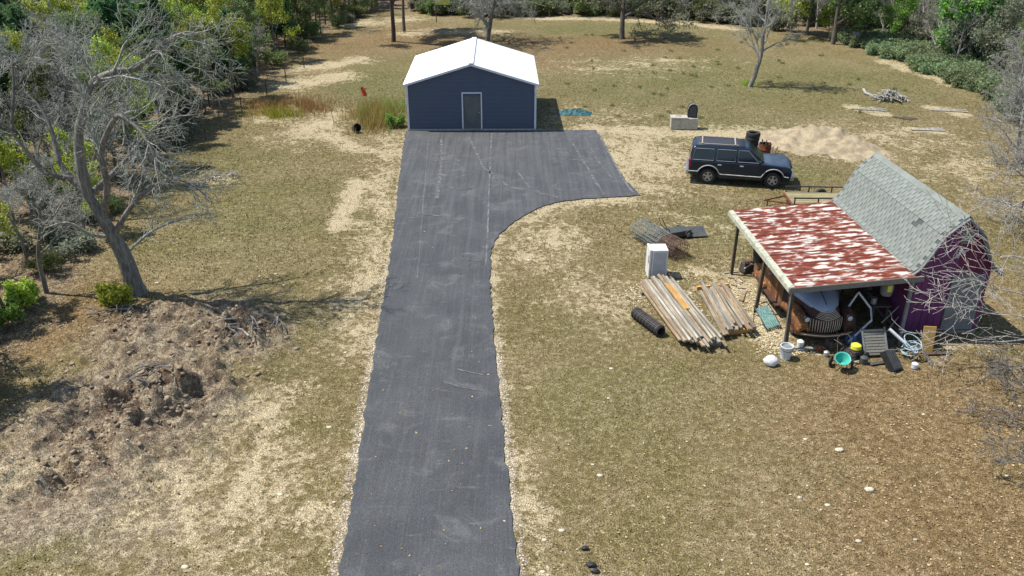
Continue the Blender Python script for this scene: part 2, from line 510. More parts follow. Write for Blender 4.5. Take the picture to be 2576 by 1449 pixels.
upd(green, blob(100, 1330, 2.0, 1.2, 0, 0.9), 0.75)
upd(green, blob(740, 820, 2.0, 3.0, 0, 0.9), 0.45)
upd(brown, blob(2350, 1050, 4.4, 3.4, 0.2, 0.9), 1.0)
upd(brown, blob(2450, 1330, 4.0, 3.2, 0.2, 0.9), 1.0)
upd(brown, blob(2050, 1250, 4.0, 3.2, 0.2, 0.9), 0.35)
upd(brown, blob(1450, 112, 12, 5.0, 0, 0.6), 0.8)
upd(brown, blob(1330, 150, 6, 6.0, 0, 0.6), 0.7)
upd(brown, blob(1020, 95, 6, 6.0, 0, 0.6), 0.85)
upd(brown, blob(850, 115, 6, 8.0, 0.3, 0.8), 0.7)
upd(brown, blob(200, 780, 2.6, 3.0, 0.4, 0.7), 0.85)
upd(brown, blob(960, 400, 1.2, 3.5, 0, 0.8), 0.5)
upd(brown, blob(2420, 760, 4, 5.0, 0, 0.8), 0.55)
upd(brown, blob(930, 860, 0.5, 4.5, 0, 0.9), 0.5)
for q_ in ((420, 1010, 1.5, 0.9), (300, 1080, 1.2, 0.9), (600, 845, 1.1, 0.8), (300, 830, 0.6, 1.2), (180, 1190, 0.9, 0.7), (500, 800, 1.4, 0.6), (100, 850, 1.4, 1.6)): upd(brown, blob(*q_, 0.2, 0.6), 1.0)
upd(dirt, blob(470, 850, 3.3, 2.6, 0.1, 0.5), 1.0)
upd(dirt, blob(330, 1040, 3.2, 3.0, 0.5, 0.5), 1.0)
upd(dirt, blob(170, 1220, 3.0, 2.2, 0.5, 0.5), 1.0)
upd(dirt, blob(330, 1330, 3.6, 2.4, 0.2, 0.7), 0.6)

# relief: turned earth on the left, shallow ruts, everything else nearly level
clod = fbm(X, Y, 1.15, 3); fine = fbm(X + 40, Y, 3.6, 3)
m1 = blob(470, 850, 3.0, 2.3, 0.1, 0.45); m2 = blob(330, 1030, 2.8, 2.4, 0.5, 0.45); m3 = blob(180, 1180, 2.2, 1.6, 0.5, 0.5)
m4 = blob(600, 840, 0.9, 0.8, 0, 0.6); m5 = blob(420, 1010, 1.3, 0.9, 0.2, 0.5)
rough_z = np.clip(m1 + m2 + m3, 0, 1)
Z = -0.03 + 0.02 * (fbm(X, Y, 0.7, 2) - 0.5) * near
ridg = 1 - np.abs(2 * fbm(X + 5, Y * 1.1 + 3, 0.85, 3) - 1); lump = fbm(X * 1.1 + 70, Y + 20, 2.1, 3)
crest = np.clip(m4 + m5 + blob(300, 1080, 1.2, 0.8, 0.2, 0.5) + blob(180, 1190, 0.9, 0.6, 0.2, 0.5) + blob(480, 800, 2.0, 0.7, 0.1, 0.5) + blob(310, 830, 0.5, 1.2, 0, 0.5), 0, 1)
Z += (0.66 + 0.34 * crest) * rough_z * (0.02 + 0.80 * np.clip(ridg - 0.60, 0, 1) + 1.35 * np.clip(lump - 0.51, 0, 1) + 0.42 * (fine - 0.45) + 0.25 * (clod - 0.4))
Z += 0.30 * m4 * (0.4 + lump) + 0.55 * m5 * (0.3 + 1.2 * lump) + 0.20 * m2 * clod + 0.22 * m1 * (1 - m4) * clod
track = strip([(300, 1178), (425, 1250)], 0.22, 0.15); g0 = G(300, 1178); g1 = G(425, 1250); td = (g1 - g0).normalized()
Z += track * 0.035 * np.sign(np.sin(((X - g0.x) * td.x + (Y - g0.y) * td.y) * 2 * PI / 0.16))
Z = np.where(sd < 0.25, np.minimum(Z, -0.025), Z)
Z += 0.25 * np.clip((wood - 0.8) / 0.2, 0, 1) * (fbm(X, Y, 0.25, 2) - 0.45) * near
# beyond the field to the right the land falls away a little
for pad in ((-3.0, 51, 5.5), (10.4, 26.2, 4.6), (13.6, 26.5, 4.0)):
    r = np.hypot(X - pad[0], Y - pad[1]); Z = np.where(r < pad[2], np.minimum(Z, -0.02), Z)

ny, nx = X.shape
idx = np.arange(ny * nx).reshape(ny, nx)
Fq = np.stack([idx[:-1, :-1], idx[:-1, 1:], idx[1:, 1:], idx[1:, :-1]], -1).reshape(-1, 4)
me = mesh_np('ground', np.stack([X, Y, Z], -1).reshape(-1, 3), Fq, smooth=True)
for nm, arrs in (('mask_a', (sand, green, brown)), ('mask_b', (dirt, wood, grav))):
    a = me.attributes.new(nm, 'FLOAT_COLOR', 'POINT')
    a.data.foreach_set('color', np.stack([*arrs, np.ones(X.shape)], -1).astype(np.float32).ravel())

t = NT('field_ground')
pos = t.coord('Object')
sa = t.node('ShaderNodeSeparateColor'); t.link(t.attr('mask_a', 'Color'), sa.inputs[0])
sb = t.node('ShaderNodeSeparateColor'); t.link(t.attr('mask_b', 'Color'), sb.inputs[0])
n_big = t.noise(pos, 0.22, 3, 0.6); n_mid = t.noise(pos, 1.3, 4, 0.65, 0.4); n_sm = t.noise(pos, 5.5, 4, 0.7, 0.5); n_f = t.noise(pos, 24, 2, 0.7)
n_mid2 = t.noise(t.coord('Object', (1, 0.75, 1), (0, 0, 0.5)), 2.6, 4, 0.7, 0.8)
olive = t.mix(t.step(n_sm, 0.33, 0.67), (0.119, 0.097, 0.036), (0.192, 0.153, 0.068))
tan = t.mix(t.step(n_sm, 0.33, 0.67), (0.159, 0.122, 0.059), (0.280, 0.220, 0.120))
col = t.mix(t.step(t.math('ADD', t.math('MULTIPLY', n_big, 0.6), t.math('MULTIPLY', n_mid, 0.4)), 0.40, 0.62), olive, tan)
grn = t.mix(t.step(n_sm, 0.33, 0.67), (0.083, 0.090, 0.026), (0.140, 0.144, 0.049))
col = t.mix(t.math('MULTIPLY', t.step(t.math('ADD', sa.outputs[1], t.math('MULTIPLY', t.math('SUBTRACT', n_mid, 0.5), 0.7)), 0.15, 0.75), 0.58), col, grn)
brn = t.mix(t.step(n_sm, 0.33, 0.67), (0.119, 0.073, 0.033), (0.243, 0.160, 0.077))
col = t.mix(t.math('MULTIPLY', t.step(t.math('ADD', sa.outputs[2], t.math('MULTIPLY', t.math('SUBTRACT', n_mid2, 0.5), 0.9)), 0.2, 0.8), 0.8), col, brn)
drt = t.mix(t.step(n_sm, 0.40, 0.6), (0.189, 0.148, 0.100), (0.345, 0.287, 0.197))
bf_ = t.math('MULTIPLY_ADD', sa.outputs[2], 0.65); t.n[-1].inputs[2].default_value = 0.38
drt = t.mix(t.math('MULTIPLY', t.step(n_mid2, 0.40, 0.56), bf_), drt, (0.105, 0.068, 0.046))
col = t.mix(t.step(t.math('ADD', sb.outputs[0], t.math('MULTIPLY', t.math('SUBTRACT', n_mid, 0.5), 0.8)), 0.3, 0.75), col, drt)
floor_c = t.mix(t.step(n_sm, 0.35, 0.65), (0.106, 0.080, 0.050), (0.288, 0.213, 0.131))
col = t.mix(t.step(t.math('ADD', sb.outputs[1], t.math('MULTIPLY', t.math('SUBTRACT', n_mid, 0.5), 0.6)), 0.35, 0.75), col, floor_c)
sandc = t.mix(t.step(n_f, 0.32, 0.68), (0.362, 0.293, 0.176), (0.575, 0.479, 0.309))
n_md = t.noise(t.coord('Object', (0.8, 1, 1), (0, 0, -0.3)), 0.75, 3, 0.6, 0.6)
sv = t.math('ADD', t.math('MULTIPLY', sa.outputs[0], 0.62), t.math('ADD', t.math('MULTIPLY', t.math('SUBTRACT', n_md, 0.5), 0.9), t.math('ADD', t.math('MULTIPLY', t.math('SUBTRACT', n_mid2, 0.5), 1.1), t.math('MULTIPLY', t.math('SUBTRACT', n_sm, 0.5), 1.0))))
col = t.mix(t.math('MULTIPLY', t.step(sv, 0.20, 0.56), 0.84), col, sandc)
speck = t.math('MULTIPLY', t.step(t.math('ADD', t.math('MULTIPLY', n_f, 0.6), t.math('MULTIPLY', n_sm, 0.4)), 0.555, 0.62), t.math('SUBTRACT', 0.62, t.math('MULTIPLY', sb.outputs[1], 0.45)))
col = t.mix(speck, col, (0.44, 0.38, 0.25))
gv = t.node('ShaderNodeTexVoronoi'); gv.inputs['Scale'].default_value = 16; t.link(pos, gv.inputs['Vector'])
gcol = t.mix(t.step(gv.outputs['Distance'], 0.25, 0.5), (0.62, 0.56, 0.50), (0.25, 0.20, 0.14))
col = t.mix(t.math('MULTIPLY', t.step(t.math('ADD', sb.outputs[2], t.math('MULTIPLY', t.math('SUBTRACT', n_sm, 0.5), 1.3)), 0.70, 1.0), 0.7), col, gcol)
n_ff = t.noise(t.coord('Object', (1, 0.6, 1), (0, 0, 0.4)), 38, 2, 0.75)
f = t.math('MULTIPLY_ADD', t.step(n_ff, 0.30, 0.70), 1.25); t.n[-1].inputs[2].default_value = 0.38
col = t.mix(1.0, col, f, 'MULTIPLY')
t.bump(t.math('ADD', t.math('MULTIPLY', n_ff, 0.5), n_sm), 0.8, 0.08)
M['field_ground'] = t.done(col, 0.95, 0, 0.15)
me.materials.append(M['field_ground'])
ground = link(bpy.data.objects.new('ground', me)); tag(ground, 'patchy dry grass field with bare sand and turned earth', kind='structure')

# ---------------------------------------------------------------- asphalt driveway with its turning apron
def dense(pts, step=0.25, rag=0.0, seed=1):
    r = random.Random(seed); out = []
    for a, b in zip(pts[:-1], pts[1:]):
        n = max(1, int((b - a).length / step))
        for k in range(n): out.append(a.lerp(b, k / n))
    out.append(pts[-1])
    if rag:
        for k in range(1, len(out) - 1):
            out[k] = out[k] + Vector((r.uniform(-rag, rag), r.uniform(-rag, rag), 0))
    return out
edge = dense(DRV_L[::-1], 0.22, 0.045, 3) + dense([DRV_L[0], DRV_R[0]], 0.5) [1:-1] + dense(DRV_R, 0.22, 0.045, 4)
bm = bmesh.new()
vt = [bm.verts.new((p.x, p.y, 0.012)) for p in edge]
fc = bm.faces.new(vt)
if fc.normal.z < 0: fc.normal_flip()
ex = bmesh.ops.extrude_face_region(bm, geom=[fc])
for e in ex['geom']:
    if isinstance(e, bmesh.types.BMVert): e.co.z -= 0.07
bmesh.ops.recalc_face_normals(bm, faces=bm.faces)
bmesh.ops.triangulate(bm, faces=[f_ for f_ in bm.faces if len(f_.verts) > 4])
dme = bpy.data.meshes.new('driveway'); bm.to_mesh(dme); bm.free()
t = NT('asphalt')
pos = t.coord('Object'); along = t.coord('Object', (3.2, 0.10, 1), (0, 0, -0.069)); along2 = t.coord('Object', (16, 0.35, 1), (0, 0, -0.069)); cross = t.coord('Object', (0.9, 5.5, 1), (0, 0, -0.2))
n1 = t.noise(pos, 0.5, 4, 0.6); n2 = t.noise(along, 1.6, 4, 0.65); n3 = t.noise(pos, 42, 2, 0.7); n4 = t.noise(cross, 0.75, 4, 0.7); n5 = t.noise(t.coord('Object', (1, 0.45, 1), (0, 0, -0.069)), 22, 3, 0.7)
col = t.mix(t.step(n1, 0.35, 0.65), (0.050, 0.053, 0.057), (0.066, 0.069, 0.073))
sp = t.node('ShaderNodeSeparateXYZ'); t.link(pos, sp.inputs[0])
fary = t.node('ShaderNodeMapRange'); t.link(sp.outputs[1], fary.inputs[0]); fary.inputs[1].default_value = 20; fary.inputs[2].default_value = 44
wear = t.math('ADD', t.math('MULTIPLY', n2, 0.7), t.math('MULTIPLY', fary.outputs[0], 0.14))
col = t.mix(t.math('MULTIPLY', t.step(wear, 0.36, 0.60), 0.40), col, (0.125, 0.129, 0.129))
col = t.mix(t.math('MULTIPLY', t.step(t.noise(along2, 1.3, 3, 0.6), 0.46, 0.70), 0.13), col, (0.165, 0.17, 0.17))
col = t.mix(t.math('MULTIPLY', t.step(t.noise(pos, 0.9, 4, 0.65, 0.8), 0.52, 0.72), 0.4), col, (0.155, 0.16, 0.155))
col = t.mix(t.math('MULTIPLY', t.step(n4, 0.60, 0.74), 0.28), col, (0.24, 0.24, 0.225))
col = t.mix(t.math('MULTIPLY', t.step(n5, 0.66, 0.74), 0.35), col, (0.36, 0.36, 0.34))
f = t.math('MULTIPLY_ADD', t.step(n3, 0.3, 0.7), 0.7); t.n[-1].inputs[2].default_value = 0.65
col = t.mix(1.0, col, f, 'MULTIPLY')
t.bump(n3, 0.4, 0.01)
M['asphalt'] = t.done(col, 0.82, 0, 0.35)
dme.materials.append(M['asphalt'])
drv = link(bpy.data.objects.new('driveway', dme)); tag(drv, 'dark asphalt driveway widening into a turning apron before the garage', kind='structure')
# the paving joint left by the paver and the raised lips of the apron: thin proud strips of worn asphalt
M['joint'] = blend_mat('joint', (0.16, 0.165, 0.165), (0.085, 0.09, 0.095), 2.5, 0.42, 0.6, rough=0.9, fine=0.2)
def ribbon(name, px, w, z, mat, seed=0, n=None, parent=None):
    r = random.Random(seed)
    P = dense([G(*p) for p in px], 0.3)
    L = []; R = []
    for k, p in enumerate(P):
        d = (P[min(k + 1, len(P) - 1)] - P[max(k - 1, 0)]).normalized(); s = Vector((-d.y, d.x, 0))
        ww = w * r.uniform(0.45, 1.2) / 2; o = s * r.uniform(-0.01, 0.01)
        L.append((p + s * ww + o + Vector((0, 0, z)))[:]); R.append((p - s * ww + o + Vector((0, 0, z)))[:])
    m = MB().grid([L, R]); o = m.build(name, mat, parent)
    return o
ribbon('paving_joint', [(1237, 335), (1230, 480), (1226, 600), (1222, 670)], 0.07, 0.0165, M['joint'], 1, parent=drv)
ribbon('paving_joint', [(1078, 345), (1068, 470), (1060, 570), (1050, 700)], 0.035, 0.0165, M['joint'], 2, parent=drv)
ribbon('paving_joint', [(1506, 334), (1535, 392), (1570, 455), (1592, 484)], 0.10, 0.0165, M['joint'], 3, parent=drv)
ribbon('paving_joint', [(1390, 492), (1412, 500)], 0.10, 0.0165, M['joint'], 4, parent=drv)

M['scuff'] = blend_mat('scuff', (0.082, 0.085, 0.088), (0.15, 0.153, 0.152), 3.5, 0.45, 0.6, rough=0.9, fine=0.3)
for k, (px, w) in enumerate((([(1180, 345), (1215, 420), (1280, 470), (1380, 490)], 0.16), ([(1110, 350), (1112, 395), (1108, 430), (1100, 500)], 0.18), ([(1090, 405), (1130, 408), (1165, 402)], 0.14), ([(1110, 440), (1150, 446), (1185, 438)], 0.16), ([(1330, 350), (1400, 352), (1490, 350)], 0.10), ([(1370, 375), (1440, 376), (1510, 374)], 0.10), ([(1390, 400), (1450, 402), (1520, 400)], 0.09), ([(1440, 360), (1470, 410), (1500, 460), (1520, 490)], 0.13), ([(1470, 345), (1500, 400), (1540, 450)], 0.10), ([(1300, 430), (1330, 470), (1380, 495)], 0.12), ([(1150, 930), (1185, 938), (1215, 944)], 0.10), ([(1110, 960), (1160, 975), (1212, 985)], 0.09), ([(1140, 650), (1190, 656), (1215, 660)], 0.08), ([(1120, 470), (1160, 478), (1195, 470)], 0.12), ([(1060, 540), (1110, 545)], 0.10))):
    o = ribbon('tyre_scuff', px, w, 0.0165 + 0.0006 * k, M['scuff'], 20 + k, parent=drv)
# ---------------------------------------------------------------- grass, litter and vegetation
def rand_tris(rs, P, h, w, lean=0.6):
    """upright blades as single triangles at points P (n,3)"""
    n = len(P); a = rs.rand(n) * 2 * PI; b = rs.rand(n) * 2 * PI
    hh = h * (0.5 + rs.rand(n)); ww = w * (0.6 + 0.8 * rs.rand(n))
    sx = np.cos(a) * ww / 2; sy = np.sin(a) * ww / 2
    V = np.empty((n, 3, 3)); V[:, 0] = P; V[:, 1] = P; V[:, 2] = P
    V[:, 0, 0] -= sx; V[:, 0, 1] -= sy; V[:, 1, 0] += sx; V[:, 1, 1] += sy
    ln = lean * rs.rand(n) * hh
    V[:, 2, 0] += np.cos(b) * ln; V[:, 2, 1] += np.sin(b) * ln; V[:, 2, 2] += hh
    return V.reshape(-1, 3), np.arange(3 * n).reshape(-1, 3)
def rand_quads(rs, P, size, aspect=1.6, flat=0.0, axis_dir=None):
    """leaf-like quads in random orientation"""
    n = len(P); u = rs.normal(size=(n, 3)); u[:, 2] *= (1 - flat)
    if axis_dir is not None: u = axis_dir + 0.35 * u
    u /= np.linalg.norm(u, axis=1)[:, None] + 1e-9
    r = rs.normal(size=(n, 3)); r[:, 2] *= (1 - flat)
    v = np.cross(u, r)
    if flat: v = np.cross(np.cross(u, np.array([0, 0, 1.0])) * 0 + np.array([0, 0, 1.0]) + 0.35 * rs.normal(size=(n, 3)), u)
    v /= np.linalg.norm(v, axis=1)[:, None] + 1e-9
    s = size * (0.55 + 0.9 * rs.rand(n))[:, None]
    u = u * s * aspect / 2; v = v * s / 2
    V = np.stack([P - u, P + v * 0.9 - u * 0.1, P + u, P - v * 0.9 - u * 0.1], 1)
    return V.reshape(-1, 3), np.arange(4 * n).reshape(-1, 4)

from bisect import bisect
def field_at(arr, px, py):
    i = np.clip(np.searchsorted(ys, py) - 1, 0, len(ys) - 2); j = np.clip(np.searchsorted(xs, px) - 1, 0, len(xs) - 2)
    fy = ((py - ys[i]) / (ys[i + 1] - ys[i])); fx = ((px - xs[j]) / (xs[j + 1] - xs[j]))
    return arr[i, j] * (1 - fx) * (1 - fy) + arr[i, j + 1] * fx * (1 - fy) + arr[i + 1, j] * (1 - fx) * fy + arr[i + 1, j + 1] * fx * fy
def ground_z(x, y): return float(field_at(Z, np.array([x]), np.array([y]))[0])

def scatter(rs, n, ymax=62.0, ymin=12.5):
    """points over the field, about as dense on the picture everywhere"""
    y = ymin * (ymax / ymin) ** rs.rand(n)
    half = y * 0.66 + 3.0
    x = (rs.rand(n) * 2 - 1) * half
    return x, y
rs = np.random.RandomState(11)
px_, py_ = scatter(rs, 330000)
sdp = field_at(sd, px_, py_); sp_ = field_at(sand, px_, py_); dp = field_at(dirt, px_, py_); wp = field_at(wood, px_, py_); gp = field_at(green, px_, py_); bp = field_at(brown, px_, py_)
pat = fbm(px_, py_, 0.55, 3); pat2 = fbm(px_ + 31, py_, 2.2, 2)
gar = (px_ > -6.3) & (px_ < 1.8) & (py_ > 46.6) & (py_ < 54.6)
shed = (px_ > 11.9) & (px_ < 15) & (py_ > 23.4) & (py_ < 29.8)
keep = (sdp > 0.06) & ~gar & ~shed & (rs.rand(len(px_)) < np.clip(1.15 - 0.95 * sp_ - 1.05 * dp - 0.7 * wp, 0.06, 1) * np.clip((pat2 - 0.28) * 3.2, 0.12, 1))
px_, py_, gp, bp, pat, pat2 = px_[keep], py_[keep], gp[keep], bp[keep], pat[keep], pat2[keep]
P = np.stack([px_, py_, field_at(Z, px_, py_) - 0.005], 1)
sc = np.clip(py_ / 24.0, 0.75, 1.35)
V, F_ = rand_tris(rs, P, 0.045, 0.026, 1.1)
V = (V.reshape(-1, 3, 3) - P[:, None]) * sc[:, None, None] + P[:, None]
tint = np.clip(0.52 - 0.30 * gp + 0.10 * bp + 0.9 * (pat - 0.5) + rs.normal(size=len(P)) * 0.22, 0, 1)
t = NT('short_grass')
col = t.ramp(t.attr('tint'), [(0.0, (0.072, 0.082, 0.018)), (0.35, (0.142, 0.124, 0.042)), (0.65, (0.265, 0.212, 0.092)), (1.0, (0.50, 0.415, 0.235))])
M['short_grass'] = t.done(col, 0.8, 0, 0.15)
g = link(bpy.data.objects.new('grass', mesh_np('grass', V.reshape(-1, 3), F_, M['short_grass'], tint=tint)))
tag(g, 'short dry olive grass covering the field', 'grass', kind='stuff')
# fallen leaves
x, y = scatter(rs, 60000, 60)
sdp = field_at(sd, x, y); bp = field_at(brown, x, y); wp = field_at(wood, x, y); dp = field_at(dirt, x, y)
gar = (x > -6.3) & (x < 1.8) & (y > 46.6) & (y < 54.6)
k = (sdp > 0.1) & ~gar & (rs.rand(len(x)) < 0.12 + 0.45 * bp + 0.5 * wp)
k |= (sdp < -0.1) & (rs.rand(len(x)) < 0.02)
x, y = x[k], y[k]
zz = np.where(field_at(sd, x, y) < 0, 0.018, field_at(Z, x, y) + 0.02)
V, F_ = rand_quads(rs, np.stack([x, y, zz + 0.005], 1), 0.04, 1.5, flat=0.85)
t = NT('fallen_leaf')
col = t.ramp(t.attr('tint'), [(0.0, (0.13, 0.08, 0.035)), (0.6, (0.30, 0.21, 0.105)), (1.0, (0.52, 0.43, 0.27))])
M['fallen_leaf'] = t.done(col, 0.8, 0, 0.2)
g = link(bpy.data.objects.new('fallen_leaves', mesh_np('fallen_leaves', V, F_, M['fallen_leaf'], tint=rs.rand(len(x)))))
tag(g, 'dry fallen leaves scattered over the grass and the asphalt', 'leaves', kind='stuff')
# clods of turned earth
def rock_mesh(seed, mat, sub=1, jag=0.3):
    r = random.Random(seed); bm = bmesh.new(); bmesh.ops.create_icosphere(bm, subdivisions=sub, radius=1)
    for v in bm.verts: v.co *= 1 + r.uniform(-jag, jag)
    m = bpy.data.meshes.new('clod'); bm.to_mesh(m); bm.free(); m.materials.append(mat)
    return m
M['clod'] = blend_mat('clod', (0.16, 0.115, 0.08), (0.34, 0.27, 0.18), 3, rough=0.95, fine=0.25, bump=0.4)
base = rock_mesh(5, None, 1, 0.42); bv = np.array([v.co[:] for v in base.vertices]); bf = np.array([p.vertices[:] for p in base.polygons])
cx, cy = [], []
for (u, v, rx, ry, n) in ((420, 1030, 1.5, 1.0, 260), (290, 1090, 1.4, 1.0, 160), (600, 850, 1.6, 1.0, 300), (480, 800, 2.6, 1.4, 260), (330, 830, 0.9, 1.4, 160), (170, 1200, 1.0, 0.7, 120), (200, 1130, 2.2, 1.6, 160), (100, 830, 1.4, 1.6, 160), (400, 950, 2.6, 2.0, 160)):
    c = G(u, v); cx.append(c.x + rs.normal(size=n) * rx * 0.55); cy.append(c.y + rs.normal(size=n) * ry * 0.55)
cx = np.concatenate(cx); cy = np.concatenate(cy); k = field_at(sd, cx, cy) > 0.5; cx, cy = cx[k], cy[k]
n = len(cx); sz = 0.014 + 0.075 * rs.rand(n) ** 5; a = rs.rand(n) * 2 * PI
R = np.zeros((n, 3, 3)); R[:, 0, 0] = np.cos(a); R[:, 0, 1] = -np.sin(a); R[:, 1, 0] = np.sin(a); R[:, 1, 1] = np.cos(a); R[:, 2, 2] = 0.55
V = np.einsum('nij,vj->nvi', R, bv) * sz[:, None, None] + np.stack([cx, cy, field_at(Z, cx, cy) + sz * 0.2], 1)[:, None]
F_ = (bf[None] + (np.arange(n) * len(bv))[:, None, None]).reshape(-1, 3)
g = link(bpy.data.objects.new('earth_clods', mesh_np('earth_clods', V.reshape(-1, 3), F_, M['clod'])))
tag(g, 'brown clods on the heap of turned earth', 'earth', kind='stuff')
M['pale_stone'] = blend_mat('pale_stone', (0.62, 0.56, 0.42), (0.50, 0.44, 0.32), 4, rough=0.95, fine=0.2)
n = 2000
s_ = rs.rand(n); side = rs.rand(n) < 0.55
L = dense(DRV_L[3:-1], 0.05); Rr = dense(DRV_R[14:-1], 0.05)
pts = np.array([(L[int(q * (len(L) - 1))] if sd_ else Rr[int(q * (len(Rr) - 1))])[:2] for q, sd_ in zip(s_, side)])
off = np.abs(rs.normal(size=n)) * 0.11 * (0.3 + 1.4 * fbm(pts[:, 0] * 0 + 3, pts[:, 1], 0.6, 2)) + 0.0
pts[:, 0] += np.where(side, -off, off); pts[:, 1] += rs.normal(size=n) * 0.05
clump = fbm(pts[:, 0], pts[:, 1], 0.5, 2); k = (clump > 0.50) | (rs.rand(n) < 0.22); pts = pts[k]; n = len(pts)
sz = 0.008 + 0.018 * rs.rand(n)
V = bv[None] * sz[:, None, None] * np.array([1, 1, 0.7]) + np.stack([pts[:, 0], pts[:, 1], field_at(Z, pts[:, 0], pts[:, 1]) + sz * 0.4], 1)[:, None]
F_ = (bf[None] + (np.arange(n) * len(bv))[:, None, None]).reshape(-1, 3)
g = link(bpy.data.objects.new('gravel', mesh_np('gravel', V.reshape(-1, 3), F_, M['pale_stone'])))
tag(g, 'pale gravel spilled along the driveway edges', 'gravel', kind='stuff')

# ---- tree growth
def perp(d, rnd):
    a = Vector((rnd.gauss(0, 1), rnd.gauss(0, 1), rnd.gauss(0, 1)))
    a = a - d * a.dot(d)
    return a.normalized() if a.length > 1e-4 else Vector((1, 0, 0))
class Grow:
    def __init__(self, seed, nchild, ratio, angle, wiggle, up, seg, rmin=0.006, tmin=0.25, rratio=0.55):
        self.r = random.Random(seed); self.nc = nchild; self.ra = ratio; self.an = angle; self.wi = wiggle; self.up = up
        self.seg = seg; self.rmin = rmin; self.tmin = tmin; self.rr = rratio; self.br = []; self.tips = []
    def walk(self, p, d, L, r, lev):
        n = max(2, int(round(L / self.seg[min(lev, len(self.seg) - 1)])))
        pts = [p.copy()]; d = d.normalized(); w = self.wi[min(lev, len(self.wi) - 1)]; u = self.up[min(lev, len(self.up) - 1)]
        for k in range(n):
            d = (d + perp(d, self.r) * w * self.r.random() + Vector((0, 0, u))).normalized()
            p = p + d * (L / n); pts.append(p.copy())
        self.follow(pts, r, lev)
    def follow(self, pts, r, lev, tip=0.25):
        n = len(pts) - 1
        rad = [max(self.rmin, r * (1 - (1 - tip) * k / n)) for k in range(n + 1)]
        self.br.append((pts, rad, lev))
        L = sum((pts[k + 1] - pts[k]).length for k in range(n))
        if lev >= len(self.nc):
            self.tips.append((pts[-1], lev)); self.tips.append((pts[len(pts) // 2], lev))
            return
        nc = self.nc[lev]; nc = int(nc * L) if isinstance(nc, float) else nc
        for c in range(nc):
            t = self.tmin + (1 - self.tmin) * (c + self.r.random()) / max(nc, 1)
            q = min(t, 0.999) * n; i = int(q); f = q - i
            p = pts[i].lerp(pts[i + 1], f); dd_ = (pts[i + 1] - pts[i]).normalized()
            an = self.an[min(lev, len(self.an) - 1)] * self.r.uniform(0.7, 1.25)
            nd = dd_ * math.cos(an) + perp(dd_, self.r) * math.sin(an)
            ra = self.ra[min(lev, len(self.ra) - 1)]
            self.walk(p, nd, L * ra * self.r.uniform(0.6, 1.15) * (1.15 - 0.55 * t), max(self.rmin, rad[i] * self.rr), lev + 1)
        self.tips.append((pts[-1], lev))
def tubes(branches, sides=(9, 6, 4, 3, 3, 3)):
    VV = []; FF = []; n0 = 0
    for pts, rad, lev in branches:
        k = sides[min(lev, len(sides) - 1)]
        P = np.array([p[:] for p in pts]); D = np.gradient(P, axis=0); D /= np.linalg.norm(D, axis=1)[:, None] + 1e-9
        A = np.cross(D, np.array([0.31, 0.52, 0.79])); A /= np.linalg.norm(A, axis=1)[:, None] + 1e-6
        B = np.cross(D, A); an = np.arange(k) * 2 * PI / k
        ring = P[:, None] + (A[:, None] * np.cos(an)[None, :, None] + B[:, None] * np.sin(an)[None, :, None]) * np.array(rad)[:, None, None]
        m = len(P); VV.append(ring.reshape(-1, 3))
        i = np.arange(m - 1)[:, None] * k; j = np.arange(k)[None]; jn = (j + 1) % k
        FF.append(np.stack([i + j, i + jn, i + k + jn, i + k + j], -1).reshape(-1, 4) + n0)
        n0 += m * k
    return np.concatenate(VV), np.concatenate(FF)
def bark(name, c1, c2, vary=0.2):
    return blend_mat(name, c1, c2, 5, 0.38, 0.62, rough=0.95, stretch=(3, 3, 0.6), fine=0.25, bump=0.4, vary=vary)
M['bark_grey'] = bark('bark_grey', (0.44, 0.44, 0.39), (0.28, 0.28, 0.245))
M['bark_pale'] = bark('bark_pale', (0.42, 0.40, 0.36), (0.25, 0.235, 0.21))
M['bark_dark'] = bark('bark_dark', (0.15, 0.13, 0.105), (0.085, 0.072, 0.058))
M['bark_red'] = bark('bark_red', (0.13, 0.085, 0.07), (0.08, 0.055, 0.045))
M['bark_oak'] = bark('bark_oak', (0.22, 0.205, 0.18), (0.11, 0.10, 0.086))
M['leaf_pine'] = leaf_mat('leaf_pine', (0.050, 0.110, 0.042), (0.105, 0.205, 0.078), (0.21, 0.32, 0.13))
M['leaf_oak'] = leaf_mat('leaf_oak', (0.10, 0.14, 0.05), (0.19, 0.245, 0.09), (0.33, 0.38, 0.16))
M['leaf_spring'] = leaf_mat('leaf_spring', (0.19, 0.25, 0.03), (0.38, 0.45, 0.055), (0.58, 0.62, 0.11), trans=0.35)
M['leaf_bright'] = leaf_mat('leaf_bright', (0.08, 0.18, 0.030), (0.18, 0.33, 0.06), (0.33, 0.48, 0.10), trans=0.35)
M['leaf_ivy'] = leaf_mat('leaf_ivy', (0.10, 0.15, 0.065), (0.22, 0.29, 0.14), (0.44, 0.50, 0.30))
M['leaf_straw'] = leaf_mat('leaf_straw', (0.22, 0.12, 0.035), (0.42, 0.28, 0.085), (0.60, 0.50, 0.22))
M['leaf_grey'] = leaf_mat('leaf_grey', (0.12, 0.135, 0.085), (0.24, 0.255, 0.165), (0.38, 0.385, 0.27))

